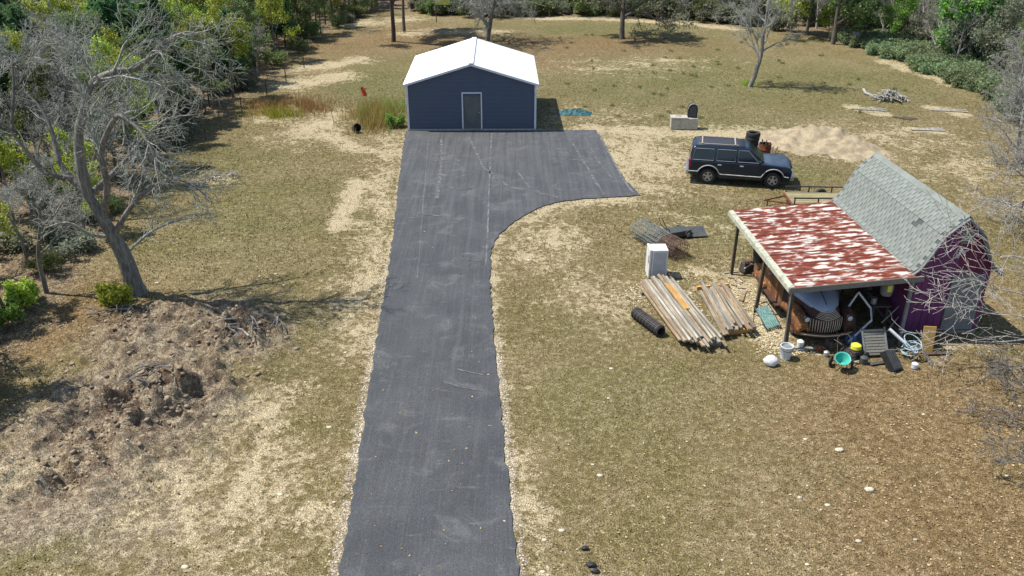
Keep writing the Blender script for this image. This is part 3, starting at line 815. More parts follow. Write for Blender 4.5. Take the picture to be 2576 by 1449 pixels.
def leaf_cloud(rs, tips, per, spread, size, aspect=1.7, flat=0.0):
    T = np.array([t_[:] for t_ in tips]); P = np.repeat(T, per, axis=0)
    P = P + rs.normal(size=P.shape) * spread
    V, F4 = rand_quads(rs, P, size, aspect, flat)
    shade = np.repeat(rs.rand(len(T)), per)
    tint = np.clip(0.5 + 0.35 * (shade - 0.5) + 0.22 * rs.normal(size=len(P)), 0, 1)
    return V, F4, tint
def make_plant(name, label, cat, g, bark_m, leaves=None, leaf_m=None, group=None, trunk_name='trunk', crown_name='crown', split=None):
    """thing > trunk, crown; bare trees get their limbs as trunk and their twigs as crown"""
    root = thing(name, label, cat, group=group)
    sp = 2 if split is None else split
    a = [b for b in g.br if b[2] < sp]; b_ = [b for b in g.br if b[2] >= sp]
    if leaves is None:
        link(bpy.data.objects.new(trunk_name, mesh_np(trunk_name, *tubes(a), bark_m, smooth=True)), root)
        if b_: link(bpy.data.objects.new(crown_name, mesh_np(crown_name, *tubes(b_), bark_m, smooth=True)), root)
    else:
        link(bpy.data.objects.new(trunk_name, mesh_np(trunk_name, *tubes(g.br), bark_m, smooth=True)), root)
        V, F4, tint = leaves
        link(bpy.data.objects.new(crown_name, mesh_np(crown_name, V, F4, leaf_m, tint=tint)), root)
    return root
UPV = Vector((0, 0, 1))
def bare_tree(seed, h, r, spread=0.75, nc=(11, 7, 7, 5), up=(0.02, 0.07, 0.05, 0.03, 0.0), lean=(0, 0), rmin=0.007, tmin=0.3, r0=0.55):
    g = Grow(seed, nc, (r0, 0.55, 0.55, 0.6), (spread, spread, 0.7, 0.7), (0.16, 0.35, 0.45, 0.5, 0.5), up, (0.45, 0.35, 0.25, 0.2, 0.15), rmin, tmin)
    g.walk(Vector((0, 0, -0.15)), Vector((lean[0], lean[1], 1)), h, r, 0)
    return g
def leafy_tree(seed, h, r, nc=(12, 6, 5), spread=0.8, tmin=0.3, ratio=(0.42, 0.5, 0.5), up=(0.02, 0.05, 0.03, 0.0)):
    g = Grow(seed, nc, ratio, (spread, 0.75, 0.7), (0.12, 0.3, 0.4, 0.4), up, (0.5, 0.4, 0.3, 0.25), 0.010, tmin)
    g.walk(Vector((0, 0, -0.15)), Vector((0, 0, 1)), h, r, 0)
    return g
def pine_tree(seed, h, r, tmin=0.22):
    rnd = random.Random(seed); g = Grow(seed, (), (), (), (), (), (0.5,), 0.008)
    n = 14; pts = [Vector((rnd.gauss(0, 0.03) * k / 4, rnd.gauss(0, 0.03) * k / 4, -0.15 + h * k / n)) for k in range(n + 1)]
    g.br.append((pts, [r * (1 - 0.9 * k / n) for k in range(n + 1)], 0)); tips = []
    z = h * tmin
    while z < h * 0.97:
        f = (z - h * tmin) / (h * (1 - tmin)); L = (0.34 * h) * (1 - f) ** 0.8 * (0.55 + 0.45 * min(1, f * 5)) + 0.15
        for k in range(rnd.randint(4, 6)):
            a = rnd.uniform(0, 2 * PI); l = L * rnd.uniform(0.6, 1.1)
            d = Vector((math.cos(a), math.sin(a), rnd.uniform(0.0, 0.35) + 0.3 * f)).normalized()
            p0 = Vector((0, 0, z)); q = [p0 + d * l * s + Vector((0, 0, 0.10 * l * s * s)) for s in (0, 0.35, 0.7, 1.0)]
            g.br.append((q, [0.028, 0.02, 0.014, 0.006], 2))
            m = max(2, int(l / 0.22))
            for s in range(m):
                ff = 0.3 + 0.7 * (s + rnd.random()) / m
                tips.append(p0 + d * l * ff + Vector((rnd.gauss(0, 0.12) * l * 0.6, rnd.gauss(0, 0.12) * l * 0.6, 0.1 * l * ff * ff + rnd.gauss(0, 0.04))))
        z += rnd.uniform(0.22, 0.36) * h / 7
    tips.append(Vector((0, 0, h)))
    return g, tips

def place(proto, used, loc, rz, s, label=None, sz=None):
    """the first placing moves the prototype itself; later ones copy it with its parts"""
    o = proto if proto.name not in used else copy_tree(proto)
    used.add(proto.name)
    o.location = loc; o.rotation_euler = (0, 0, rz); o.scale = (s, s, sz or s)
    if label: o['label'] = label
    return o
used = set()
lr = np.random.RandomState(23)
def P_bare(seed, h, nm, lab, grp, barkm, **kw):
    return make_plant(nm, lab, 'tree', bare_tree(seed, h, h * 0.021, **kw), barkm, group=grp, crown_name='crown')
def P_leaf(seed, h, nm, lab, grp, barkm, lm, per, spread, size, **kw):
    g = leafy_tree(seed, h, h * 0.016, **kw)
    tips = [p for p, l in g.tips if l >= 2]
    return make_plant(nm, lab, 'tree', g, barkm, leaf_cloud(lr, tips, per, spread, size), lm, grp)
def P_pine(seed, h, lab, grp, per=10, size=0.15):
    g, tips = pine_tree(seed, h, h * 0.017)
    return make_plant('pine_tree', lab, 'tree', g, M['bark_dark'], leaf_cloud(lr, tips, per, 0.12, size, 3.2), M['leaf_pine'], grp)

GL = 'wood behind the wire fence'
pines = [P_pine(s, h, 'dark green pine in the wood behind the wire fence', 'pines of the ' + GL) for s, h in ((1, 7.0), (2, 8.2), (3, 6.2))]
springs = [P_leaf(s, h, 'spring_tree', 'yellow-green young tree in the wood behind the wire fence', 'yellow-green trees of the ' + GL, M['bark_oak'], M['leaf_spring'], 11, 0.15, 0.085, nc=(11, 5, 4)) for s, h in ((4, 5.6), (5, 6.4))]
oaks = [P_leaf(s, h, 'oak_tree', 'dull green leafy oak in the wood behind the wire fence', 'green oaks of the ' + GL, M['bark_dark'], M['leaf_oak'], 9, 0.17, 0.085, nc=(12, 5, 4)) for s, h in ((6, 6.2), (7, 5.2))]
greys = [P_bare(s, h, 'bare_tree', 'leafless grey tree in the wood behind the wire fence', 'leafless trees of the ' + GL, M['bark_grey']) for s, h in ((8, 6.4), (9, 5.4))]
for o in greys:
    for c_ in o.children:
        if c_.name.startswith('trunk'): c_.data.materials[0] = M['bark_oak']
far_oak = P_leaf(10, 6.0, 'oak_tree', 'dull green oak in the tree row along the far sand track', 'green oaks along the far sand track', M['bark_dark'], M['leaf_grey'], 8, 0.18, 0.10, nc=(12, 5, 4), tmin=0.1)
far_bare = P_bare(11, 6.5, 'bare_tree', 'leafless grey tree in the tree row along the far sand track', 'leafless trees along the far sand track', M['bark_grey'], tmin=0.12)
far_spr = P_leaf(12, 5.5, 'spring_tree', 'yellow-green tree in the tree row along the far sand track', 'yellow-green trees along the far sand track', M['bark_grey'], M['leaf_spring'], 10, 0.17, 0.09, nc=(11, 5, 4), tmin=0.12)
bank_grn = P_leaf(13, 6.5, 'leafy_tree', 'bright green tree above the ivy bank', 'bright green trees above the ivy bank', M['bark_dark'], M['leaf_bright'], 12, 0.2, 0.10, nc=(13, 5, 4), tmin=0.2)
bank_bare = P_bare(14, 6.5, 'bare_tree', 'leafless grey tree above the ivy bank', 'leafless trees above the ivy bank', M['bark_pale'], tmin=0.15)
bank_oak = P_leaf(15, 5.5, 'oak_tree', 'dull green oak above the ivy bank', 'dull green oaks above the ivy bank', M['bark_dark'], M['leaf_grey'], 9, 0.18, 0.10, nc=(12, 5, 4), tmin=0.1)

rnd = random.Random(5)
edgeL = [G(*p) for p in EDGE_L]; edgeR = [G(*p) for p in EDGE_R]
def in_poly(p, poly): return bool(inside(np.array([p.x]), np.array([p.y]), poly)[0])
def edge_d(p, e): return float(seg_dist(np.array([p.x]), np.array([p.y]), e)[0])
def relabel(o, s, where, lo=0.72, hi=0.92):
    kind_ = {'pine_tree': 'dark green pine', 'spring_tree': 'yellow-green young tree', 'oak_tree': 'dull green leafy oak', 'bare_tree': 'leafless grey tree', 'leafy_tree': 'bright green tree', 'shrub': 'twiggy shrub', 'ivy_clump': 'pale green vine clump'}[o.name.split('.')[0]]
    if o.name.startswith('shrub'): kind_ = 'green shrub' if 'green' in o['label'] else 'greyish twiggy shrub'
    size_ = 'low' if s < lo else ('tall' if s > hi else 'middle-sized')
    o['label'] = size_ + ' ' + kind_ + ' ' + where
    o['group'] = size_ + ' ' + kind_ + 's ' + where
placed = []
def try_place(p, mind):
    for q in placed:
        if abs(q.x - p.x) < mind and abs(q.y - p.y) < mind and (q - p).length < mind: return False
    placed.append(p); return True
placed.append(Vector((-13.4, 26.7, 0)))
def pick_left(p):
    # pines fill the back of the wood, bare oaks the near end, yellow-green trees the fence side
    u = (p.x / p.y)
    q = rnd.random()
    def mixp(a, b, c): return rnd.choice(greys) if q < a else (rnd.choice(springs) if q < b else (rnd.choice(pines) if q < c else rnd.choice(oaks)))
    if p.y < 39: return mixp(0.74, 0.88, 0.88)
    if u < -0.52: return mixp(0.22, 0.32, 0.86)
    if u < -0.30: return mixp(0.24, 0.64, 0.80)
    return mixp(0.36, 0.60, 0.74)
cnt = 0
for k in range(6000):
    p = Vector((rnd.uniform(-66, -5), rnd.uniform(13, 104), 0))
    if p.x < -0.66 * p.y - 7 or not in_poly(p, WOOD_L): continue
    e = edge_d(p, edgeL)
    if e < 0.7: continue
    if not try_place(p, 1.45 if e < 5 else 2.5): continue
    s = rnd.uniform(0.65, 1.05) * (0.75 if p.y < 34 else 1.0) * (0.9 if e < 2.0 else 1.0)
    o = place(pick_left(p), used, (p.x, p.y, ground_z(p.x, p.y)), rnd.uniform(0, 6.28), s)
    relabel(o, s, 'in the wood beside the big leaning oak' if p.y < 33 else ('in the first row of the wood along the wire fence' if e < 3 else ('at the far end of the wood' if p.y > 72 else 'deep in the wood behind the wire fence')))
    cnt += 1
    if cnt > 345: break
c2 = 0
for k in range(3000):
    p = Vector((rnd.uniform(-12, 40), rnd.uniform(72, 106), 0))
    if p.x > 24 or not in_poly(p, WOOD_R): continue
    e = edge_d(p, edgeR)
    if e < 0.4 or not try_place(p, 3.0 if e < 8 else 3.6): continue
    q = rnd.random()
    s = rnd.uniform(0.6, 1.1); o = place(far_oak if q < 0.35 else (far_bare if q < 0.82 else far_spr), used, (p.x, p.y, 0), rnd.uniform(0, 6.28), s)
    relabel(o, s, 'in the front row along the far sand track' if e < 3 else 'behind the front row of the far sand track')
    c2 += 1
c3 = 0
for k in range(3000):
    p = Vector((rnd.uniform(24, 72), rnd.uniform(46, 104), 0))
    if p.x > 0.62 * p.y + 6 or not in_poly(p, WOOD_R): continue
    e = edge_d(p, edgeR)
    if e < 2.2 or not try_place(p, 2.4): continue
    q = rnd.random()
    s = rnd.uniform(0.6, 1.05); o = place(bank_grn if q < 0.24 else (bank_bare if q < 0.72 else bank_oak), used, (p.x, p.y, 0), rnd.uniform(0, 6.28), s)
    relabel(o, s, 'right above the ivy bank' if e < 6 else 'on the slope beyond the ivy bank')
    c3 += 1
# ---------------------------------------------------------------- metal garage
gl = G(1027, 327); gr_ = G(1348, 325.5)
g_rz = math.atan2(gr_.y - gl.y, gr_.x - gl.x) * 0.8
GW = 7.15; GD = 7.4; GH = 2.58; GR = 3.66
gar = thing('metal_garage', 'navy blue metal garage with a white gable roof behind the driveway apron', 'garage', ((gl.x + gr_.x) / 2, gl.y + 0.02, 0), g_rz)
hw = GW / 2
def roof_z(x): return GH + (GR - GH) * (1 - abs(x) / hw)
MB().box((0, GD / 2, 0.0), (GW + 0.1, GD + 0.1, 0.12)).build('slab', M['concrete'], gar)
DX0, DX1, DZ = -0.50 + 0.02, 0.50 + 0.02, 2.02
ph = 0.229
lap = [(0.002, 0.0), (0.014, 0.008), (0.011, ph * 0.7), (0.003, ph)]
def siding(parent, xa, xb, z0, ya, yb, side=False):
    """one horizontal panel with a pressed profile, clipped under the gable"""
    pts = []
    for (o, z) in lap: pts.append((o, z0 + z))
    m = MB(); rows = []
    for o, z in pts:
        if not side:
            xm = hw * (1 - max(0, z - GH) / (GR - GH)) if z > GH else hw
            a = max(xa, -xm); b = min(xb, xm)
            if a >= b - 0.02: continue
            rows.append([(a, ya - o * yb, z), (b, ya - o * yb, z)])
        else:
            rows.append([(xa + o * xb, ya, min(z, GH)), (xa + o * xb, yb, min(z, GH))])
    if len(rows) >= 2:
        m.grid(rows); m.build('siding_panel', M['navy_siding'], parent)
fw = MB().box((0, 0.06, 0.06), (0.1, 0.02, 0.02)).build('front_wall', M['navy_siding'], gar)
bw = MB().prism([(-hw + .02, 0.06), (hw - .02, 0.06), (hw - .02, GH - 0.04), (0, GR - 0.05), (-hw + .02, GH - 0.04)], 'y', GD - 0.06, GD).build('back_wall', M['navy_siding'], gar)
# core sheet behind the panels, with the doorway cut out
core = [(-hw + .03, 0.06), (DX0, 0.06), (DX0, DZ), (DX1, DZ), (DX1, 0.06), (hw - .03, 0.06), (hw - .03, GH - 0.05), (0, GR - 0.06), (-hw + .03, GH - 0.05)]
MB().prism(core, 'y', 0.03, 0.06).build('wall_sheet', M['navy_siding'], fw)
z = 0.07
while z < GR - 0.1:
    if z + ph <= DZ + 0.03:
        siding(fw, -hw + 0.03, DX0 - 0.05, z, 0.03, 1); siding(fw, DX1 + 0.05, hw - 0.03, z, 0.03, 1)
    else:
        siding(fw, -hw + 0.03, hw - 0.03, z, 0.03, 1)
    z += ph
for s, nm in ((-1, 'side_wall'), (1, 'side_wall')):
    sw = MB().box((s * (hw - 0.045), GD / 2, GH / 2 + 0.02), (0.03, GD - 0.1, GH - 0.1)).build(nm, M['navy_siding'], gar)
    z = 0.07
    while z < GH - 0.1:
        siding(sw, s * (hw - 0.03), s, z, 0.05, GD - 0.05, True); z += ph
for s in (-1, 1):
    MB().box((s * (hw - 0.015), 0.0, GH / 2 + 0.03), (0.11, 0.10, GH - 0.06)).build('corner_trim', M['white_trim'], gar)
    MB().box((s * (hw - 0.015), GD, GH / 2 + 0.03), (0.11, 0.10, GH - 0.06)).build('corner_trim', M['white_trim'], gar)
df = MB().box((DX0 - 0.03, 0.0, DZ / 2 + 0.05), (0.07, 0.10, DZ)).box((DX1 + 0.03, 0.0, DZ / 2 + 0.05), (0.07, 0.10, DZ)).box(((DX0 + DX1) / 2, 0.0, DZ + 0.08), (DX1 - DX0 + 0.13, 0.10, 0.07)).build('door_frame', M['white_trim'], gar)
dr = MB().box(((DX0 + DX1) / 2, 0.055, DZ / 2 + 0.04), (DX1 - DX0 - 0.01, 0.035, DZ - 0.02)).build('door', M['door_dark'], gar)
MB().cyl((DX1 - 0.09, 0.03, 1.0), (DX1 - 0.09, -0.03, 1.0), 0.03, n=10).build('door_knob', M['chrome'], dr)
MB().box(((DX0 + DX1) / 2, -0.02, 0.05), (DX1 - DX0, 0.14, 0.05)).build('threshold', M['silver'], gar)
ov = 0.16
rs_ = math.atan2(GR - GH, hw); sl = math.hypot(hw + ov, (GR - GH) * (hw + ov) / hw)
npan = 9; pw = (GD + 2 * ov) / npan
roof = MB().box((0, GD / 2, GR + 0.085), (0.30, GD + 2 * ov + 0.02, 0.02)).build('roof', M['white_metal'], gar, bevel=0.008)
for s in (-1, 1):
    for k in range(npan):
        y0 = -ov + k * pw; m = MB(); prof = []
        for q in range(4):
            yb = y0 + q * pw / 4
            prof += [(yb, 0.0), (yb + pw * 0.16, 0.0), (yb + pw * 0.19, 0.022), (yb + pw * 0.22, 0.022)]
        prof.append((y0 + pw, 0.0))
        rows = []
        for xx in (0.02, hw + ov):
            zz = GR + 0.055 - (GR - GH) * xx / hw
            rows.append([(s * xx, y_, zz + h_ + 0.0015 * (k % 2)) for y_, h_ in prof])
        m.grid(rows); m.build('roof_panel', M['white_metal'], roof, solid=0.006)
    # eave and rake trim
    MB().box((s * (hw + ov - 0.01), GD / 2, roof_z(hw + ov) + 0.0), (0.04, GD + 2 * ov - 0.04, 0.13)).build('eave_trim', M['white_trim'], gar)
    for yy_, nm in ((-ov + 0.015, 'rake_trim'), (GD + ov - 0.015, 'rake_trim')):
        a = Vector((0, yy_, GR - 0.005)); b = Vector((s * (hw + ov), yy_, roof_z(hw + ov) - 0.005))
        dvec = b - a; ang = math.atan2(-dvec.z, dvec.x * s)
        Mx = Matrix.Rotation(s * ang, 4, 'Y')
        MB().box((a + b) / 2, (dvec.length, 0.035, 0.10), Mx).build(nm, M['white_trim'], gar)
M['ridge_grey'] = blend_mat('ridge_grey', (0.42, 0.50, 0.56), (0.6, 0.64, 0.66), 3, rough=0.5)
MB().tube([(0.02 * math.sin(q * 1.7), q, GR + 0.10) for q in np.linspace(0, GD, 14)], 0.022, 5).build('ridge_seal', M['ridge_grey'], roof)

# ---------------------------------------------------------------- gambrel barn
B_RZ = 0.061
BL = 5.95; BH = 1.22
barn = thing('gambrel_barn', 'small purple barn with a curved grey shingle gambrel roof', 'barn', (13.62, 23.72, 0), B_RZ)
prof = [(0.0, 4.05), (0.32, 3.78), (0.62, 3.49), (0.76, 3.20), (0.90, 2.90), (1.04, 2.63), (1.20, 2.39), (1.36, 2.26), (1.52, 2.17)]
wall_prof = [(-BH, 0.12), (BH, 0.12), (BH, 2.33), (0.86, 2.90), (0.58, 3.46), (0.0, 3.98), (-0.58, 3.46), (-0.86, 2.90), (-BH, 2.33)]
fwall = MB().prism(wall_prof, 'y', 0.0, 0.06).build('front_wall', M['purple'], barn)
MB().prism(wall_prof, 'y', BL - 0.06, BL).build('back_wall', M['purple'], barn)
for s in (-1, 1):
    MB().box((s * (BH - 0.03), BL / 2, 1.22), (0.06, BL - 0.13, 2.2)).build('side_wall', M['purple'], barn)
# board joints on the front are battens
for k in range(-5, 6):
    x_ = k * 0.22
    zt = np.interp(abs(x_), [0, 0.58, 0.86, BH], [3.98, 3.46, 2.90, 2.33]) - 0.06
    if -0.02 < x_ < 1.12 and True: z0_ = 2.10
    else: z0_ = 0.14
    MB().box((x_, -0.008, (zt + z0_) / 2), (0.022, 0.014, zt - z0_)).build('batten', M['purple'], fwall)
MB().prism([(0.12, 2.14), (BH - 0.02, 2.14), (BH - 0.02, 2.36), (0.85, 2.88), (0.57, 3.40), (0.12, 3.80)], 'y', -0.006, -0.002).build('gable_board', M['maroon'], fwall)
bd = MB().box((0.55, -0.03, 1.13), (1.04, 0.045, 1.94)).build('door', M['pale_grey'], barn, bevel=0.008)
for q in ((0.55, -0.06, 2.05, 0.98, 0.09), (0.55, -0.06, 1.13, 0.98, 0.09), (0.55, -0.06, 0.22, 0.98, 0.09)):
    MB().box(q[:3], (q[3], 0.02, q[4])).build('door_rail', M['pale_grey'], bd)
MB().box((0.12, -0.07, 1.15), (0.03, 0.05, 0.14)).build('door_handle', M['dark_metal'], bd)
vent = MB().box((0.16, -0.03, 3.36), (0.34, 0.04, 0.42)).build('gable_vent', M['pale_grey'], barn)
for k in range(6): MB().box((0.16, -0.055, 3.21 + k * 0.06), (0.28, 0.02, 0.02), Matrix.Rotation(0.5, 4, 'X')).build('louver', M['pale_grey'], vent)
orn = MB().tube([(0.02, -0.03, 2.68), (0.04, -0.03, 2.86), (0.12, -0.03, 2.93), (0.20, -0.03, 2.86), (0.22, -0.03, 2.76)], 0.035, 6).tube([(0.05, -0.03, 2.80), (0.0, -0.03, 2.74)], 0.03, 6).tube([(0.17, -0.03, 2.90), (0.30, -0.03, 2.93)], 0.03, 6)
orn.build('wall_ornament', M['pvc'], barn, smooth=60)
for s in (-1,):
    MB().box((s * (BH + 0.0), -0.02, 1.22), (0.10, 0.05, 2.16)).build('corner_board', M['pale_grey'], barn)
MB().box((0, BL / 2, 0.06), (2 * BH + 0.04, BL + 0.04, 0.12)).build('floor_sill', M['grey_wood'], barn)
# roof deck + shingles
OVY = 0.16
def roof_sheet(off, s): return [[(s * (x_ + off * 0.5), y_, z_ + off) for x_, z_ in prof] for y_ in (-OVY, BL + OVY)]
M['shingle'] = blend_mat('shingle', (0.175, 0.192, 0.172), (0.21, 0.228, 0.205), 1.2, rough=0.95, fine=0.14, vary=0.10)
M['shingle_dark'] = blend_mat('shingle_dark', (0.07, 0.085, 0.083), (0.095, 0.108, 0.105), 3.0, rough=0.95, fine=0.18)
broof = MB().grid(roof_sheet(0.0, -1)).grid(roof_sheet(0.0, 1)).build('roof', M['shingle_dark'], barn, solid=0.03)
cum = [0.0]
for a, b in zip(prof[:-1], prof[1:]): cum.append(cum[-1] + math.hypot(b[0] - a[0], b[1] - a[1]))
def on_prof(d):
    d = max(0, min(cum[-1], d))
    for i in range(len(cum) - 1):
        if d <= cum[i + 1] + 1e-9:
            f_ = (d - cum[i]) / (cum[i + 1] - cum[i]); a, b = prof[i], prof[i + 1]
            return a[0] + (b[0] - a[0]) * f_, a[1] + (b[1] - a[1]) * f_, math.atan2(b[1] - a[1], b[0] - a[0])
EXP = 0.150; TW = 0.30
shm = MB().box((0, 0, 0), (0.165, TW - 0.022, 0.012)).mesh('shingle', M['shingle'])
nrow = int(cum[-1] / EXP); ncol = int((BL + 2 * OVY) / TW)
rr_ = random.Random(3); left_sh = []; rest = MB()
for s in (-1, 1):
    for r_ in range(nrow + 1):
        d = 0.06 + r_ * EXP; x_, z_, ang = on_prof(d)
        for c_ in range(ncol + 1):
            y_ = -OVY + (c_ + (0.5 if r_ % 2 else 0.0)) * TW + 0.15
            if y_ > BL + OVY - 0.12: continue
            nx_, nz_ = -math.sin(ang), math.cos(ang)
            lift = 0.026 + rr_.uniform(0, 0.004)
            loc = Vector((s * (x_ + nx_ * lift), y_, z_ + nz_ * lift))
            Mx = Matrix.Translation(loc) @ Matrix.Rotation(s * (-ang) - s * 0.05, 4, 'Y') @ Matrix.Rotation(rr_.uniform(-0.012, 0.012), 4, 'Z')
            if s == -1: left_sh.append((r_, c_, Mx))
            else: rest.box((0, 0, 0), (0.165, TW - 0.022, 0.012), Mx)
gap = {(6, 4), (7, 4)}
left_sh = [q for q in left_sh if (q[0], q[1]) not in gap]
rr_.shuffle(left_sh)
left_sh.sort(key=lambda q: -q[0] // 40)
for i, (r_, c_, Mx) in enumerate(left_sh):
    if i < 300:
        o = link(bpy.data.objects.new('shingle', shm), broof); o.matrix_local = Mx
    else:
        rest.box((0, 0, 0), (0.165, TW - 0.022, 0.012), Mx)
tag(rest.build('shingle_courses', M['shingle'], broof), kind='stuff')
for k in range(21):
    y_ = -OVY + 0.15 + k * 0.295
    if y_ > BL + OVY: break
    MB().prism([(-0.15, 3.965), (0, 4.095), (0.15, 3.965), (0.15, 3.98), (0, 4.112), (-0.15, 3.98)], 'y', y_ - 0.145, y_ + 0.15 ).build('ridge_shingle', M['shingle'], broof)
for s in (-1, 1):
    for y_ in (-OVY - 0.02, BL + OVY + 0.02):
        MB().tube([(s * x_, y_, z_ - 0.045) for x_, z_ in prof], 0.045, 4).build('rake_board', M['pale_grey'], barn)
    MB().box((s * 1.52, BL / 2, 2.12), (0.03, BL + 2 * OVY, 0.10)).build('eave_board', M['pale_grey'], barn)

# ---------------------------------------------------------------- lean-to carport beside the barn
cp = thing('carport', 'lean-to carport with a rust-blotched tin roof on thin wooden posts', 'carport', (12.02, 23.45, 0), B_RZ)
CX0, CX1 = -3.72, 0.10; CY0, CY1 = -0.45, 5.85; CZ0, CZ1 = 2.09, 2.36
t = NT('rusted_tin')
pos = t.coord('Object', (1.0, 2.6, 1), (0, 0, 0.30)); oi = t.node('ShaderNodeObjectInfo')
cmb = t.node('ShaderNodeVectorMath', operation='ADD'); t.link(pos, cmb.inputs[0])
vs = t.node('ShaderNodeCombineXYZ'); t.link(t.math('MULTIPLY', oi.outputs['Random'], 9.0), vs.inputs[0]); t.link(vs.outputs[0], cmb.inputs[1])
n1 = t.noise(cmb.outputs[0], 2.2, 2.5, 0.5, 0.4); n2 = t.noise(cmb.outputs[0], 9, 3, 0.6)
c_r = t.mix(t.step(n2, 0.35, 0.65), (0.15, 0.030, 0.016), (0.25, 0.056, 0.026))
c_r = t.mix(t.step(n1, 0.52, 0.66), c_r, (0.105, 0.026, 0.016))
c_w = t.mix(t.step(n2, 0.35, 0.65), (0.54, 0.48, 0.40), (0.70, 0.69, 0.66))
sx_ = t.node('ShaderNodeSeparateXYZ'); t.link(t.coord('Object'), sx_.inputs[0])
fr_ = t.math('FRACT', t.math('DIVIDE', t.math('ADD', sx_.outputs[1], 0.45 + 0.04), 6.3 / 8))
seam = t.step(t.math('ABSOLUTE', t.math('SUBTRACT', fr_, 0.5)), 0.36, 0.5)
n_st = t.noise(t.coord('Object', (0.35, 6, 1)), 2.0, 3, 0.6)
col = t.mix(t.step(t.math('ADD', t.math('ADD', n1, t.math('MULTIPLY', seam, 0.07)), t.math('ADD', t.math('MULTIPLY', t.math('SUBTRACT', n_st, 0.5), 0.22), t.math('MULTIPLY', t.math('SUBTRACT', n2, 0.5), 0.25))), 0.36, 0.52), c_w, c_r)
col = t.mix(t.math('MULTIPLY', t.step(n_st, 0.5, 0.68), 0.35), col, (0.13, 0.05, 0.03))
M['rusted_tin'] = t.done(col, 0.65, 0.0, 0.3)
croof = MB()
for k in range(6):
    y_ = CY0 + 0.1 + k * (CY1 - CY0 - 0.2) / 5
    croof.prism([(CX0 + 0.06, CZ0 - 0.10), (CX1 - 0.05, CZ1 - 0.10), (CX1 - 0.05, CZ1 - 0.02), (CX0 + 0.06, CZ0 - 0.02)], 'y', y_ - 0.02, y_ + 0.02)
croof = croof.build('roof', M['post_wood'], cp)
ns = 8; sw_ = (CY1 - CY0) / ns
for k in range(ns):
    y0 = CY0 + k * sw_ - 0.04; prof_c = []
    m_ = 20
    for q in range(m_ + 1):
        f_ = q / m_; prof_c.append((y0 + f_ * (sw_ + 0.07), 0.014 * math.cos(f_ * 2 * PI * 8)))
    rows = [[(x_, y_, (CZ0 if i == 0 else CZ1) + 0.012 + h_ + 0.004 * (k % 2)) for y_, h_ in prof_c] for i, x_ in enumerate((CX0, CX1))]
    MB().grid(rows).build('tin_sheet', M['rusted_tin'], croof, solid=0.004)
MB().box(((CX0 + CX1) / 2 + 0.1, CY0 - 0.03, (CZ0 + CZ1) / 2 - 0.06), (CX1 - CX0 + 0.28, 0.05, 0.17), Matrix.Rotation(-math.atan2(CZ1 - CZ0, CX1 - CX0), 4, 'Y')).build('front_fascia', M['grey_wood'], cp)
MB().box((CX0 - 0.02, (CY0 + CY1) / 2, CZ0 - 0.05), (0.05, CY1 - CY0, 0.16)).build('side_fascia', M['cream_board'], cp)
MB().box((CX0 + 0.07, (CY0 + CY1) / 2, CZ0 + 0.038), (0.13, CY1 - CY0 + 0.04, 0.012), Matrix.Rotation(-math.atan2(CZ1 - CZ0, CX1 - CX0), 4, 'Y')).build('edge_flashing', M['cream_board'], cp)
def lpt(w): return Matrix.Rotation(-B_RZ, 4, 'Z') @ (Vector(w) - Vector((12.02, 23.45, 0)))
for (u, v), tilt in (((1840, 688), 0.02), ((1970, 867), 0.05), ((1900, 785), 0.02)):
    a = lpt(G(u, v)); b = Vector((CX0 + 0.08, a.y + (0.25 if v > 800 else 0.0), CZ0 - 0.03))
    if v > 800: b.y = CY0 + 0.04; a.y = min(a.y, CY0 + 0.05)
    MB().box((0, 0, 0), (0.10, 0.10, (b - a).length), Matrix.Translation((a + b) / 2) @ (b - a).to_track_quat('Z', 'Y').to_matrix().to_4x4()).build('post', M['post_wood'], cp)
MB().box((0.06 , CY0 + 0.04, 1.11), (0.09, 0.09, 2.22)).build('post', M['pale_grey'], cp)
for ya_ in (1.9, 3.6):
    MB().tube([(CX0 + 0.05, ya_ - 2.4, 0.02), (CX0 + 0.05, ya_ - 2.38, CZ0 - 0.04)], 0.016, 6).build('pipe_brace', M['grey_wood'], cp)
    break
# ---------------------------------------------------------------- vehicles
M['suv_paint'] = blend_mat('suv_paint', (0.008, 0.018, 0.036), (0.011, 0.023, 0.043), 2, rough=0.16, spec=0.5)
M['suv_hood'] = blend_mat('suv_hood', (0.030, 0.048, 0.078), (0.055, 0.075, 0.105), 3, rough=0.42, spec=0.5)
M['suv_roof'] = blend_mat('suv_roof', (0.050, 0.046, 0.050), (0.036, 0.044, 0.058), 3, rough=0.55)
M['glass_dark'] = blend_mat('glass_dark', (0.006, 0.010, 0.018), (0.010, 0.015, 0.024), 2, rough=0.08, spec=0.6)
M['trim_pale'] = blend_mat('trim_pale', (0.50, 0.49, 0.45), (0.42, 0.41, 0.38), 5, rough=0.5)
M['trim_pink'] = blend_mat('trim_pink', (0.42, 0.35, 0.29), (0.34, 0.28, 0.23), 5, rough=0.6)
M['tail_red'] = blend_mat('tail_red', (0.36, 0.02, 0.03), (0.28, 0.015, 0.022), 5, rough=0.25)
M['lamp_glass'] = blend_mat('lamp_glass', (0.62, 0.62, 0.60), (0.50, 0.50, 0.48), 6, rough=0.2)
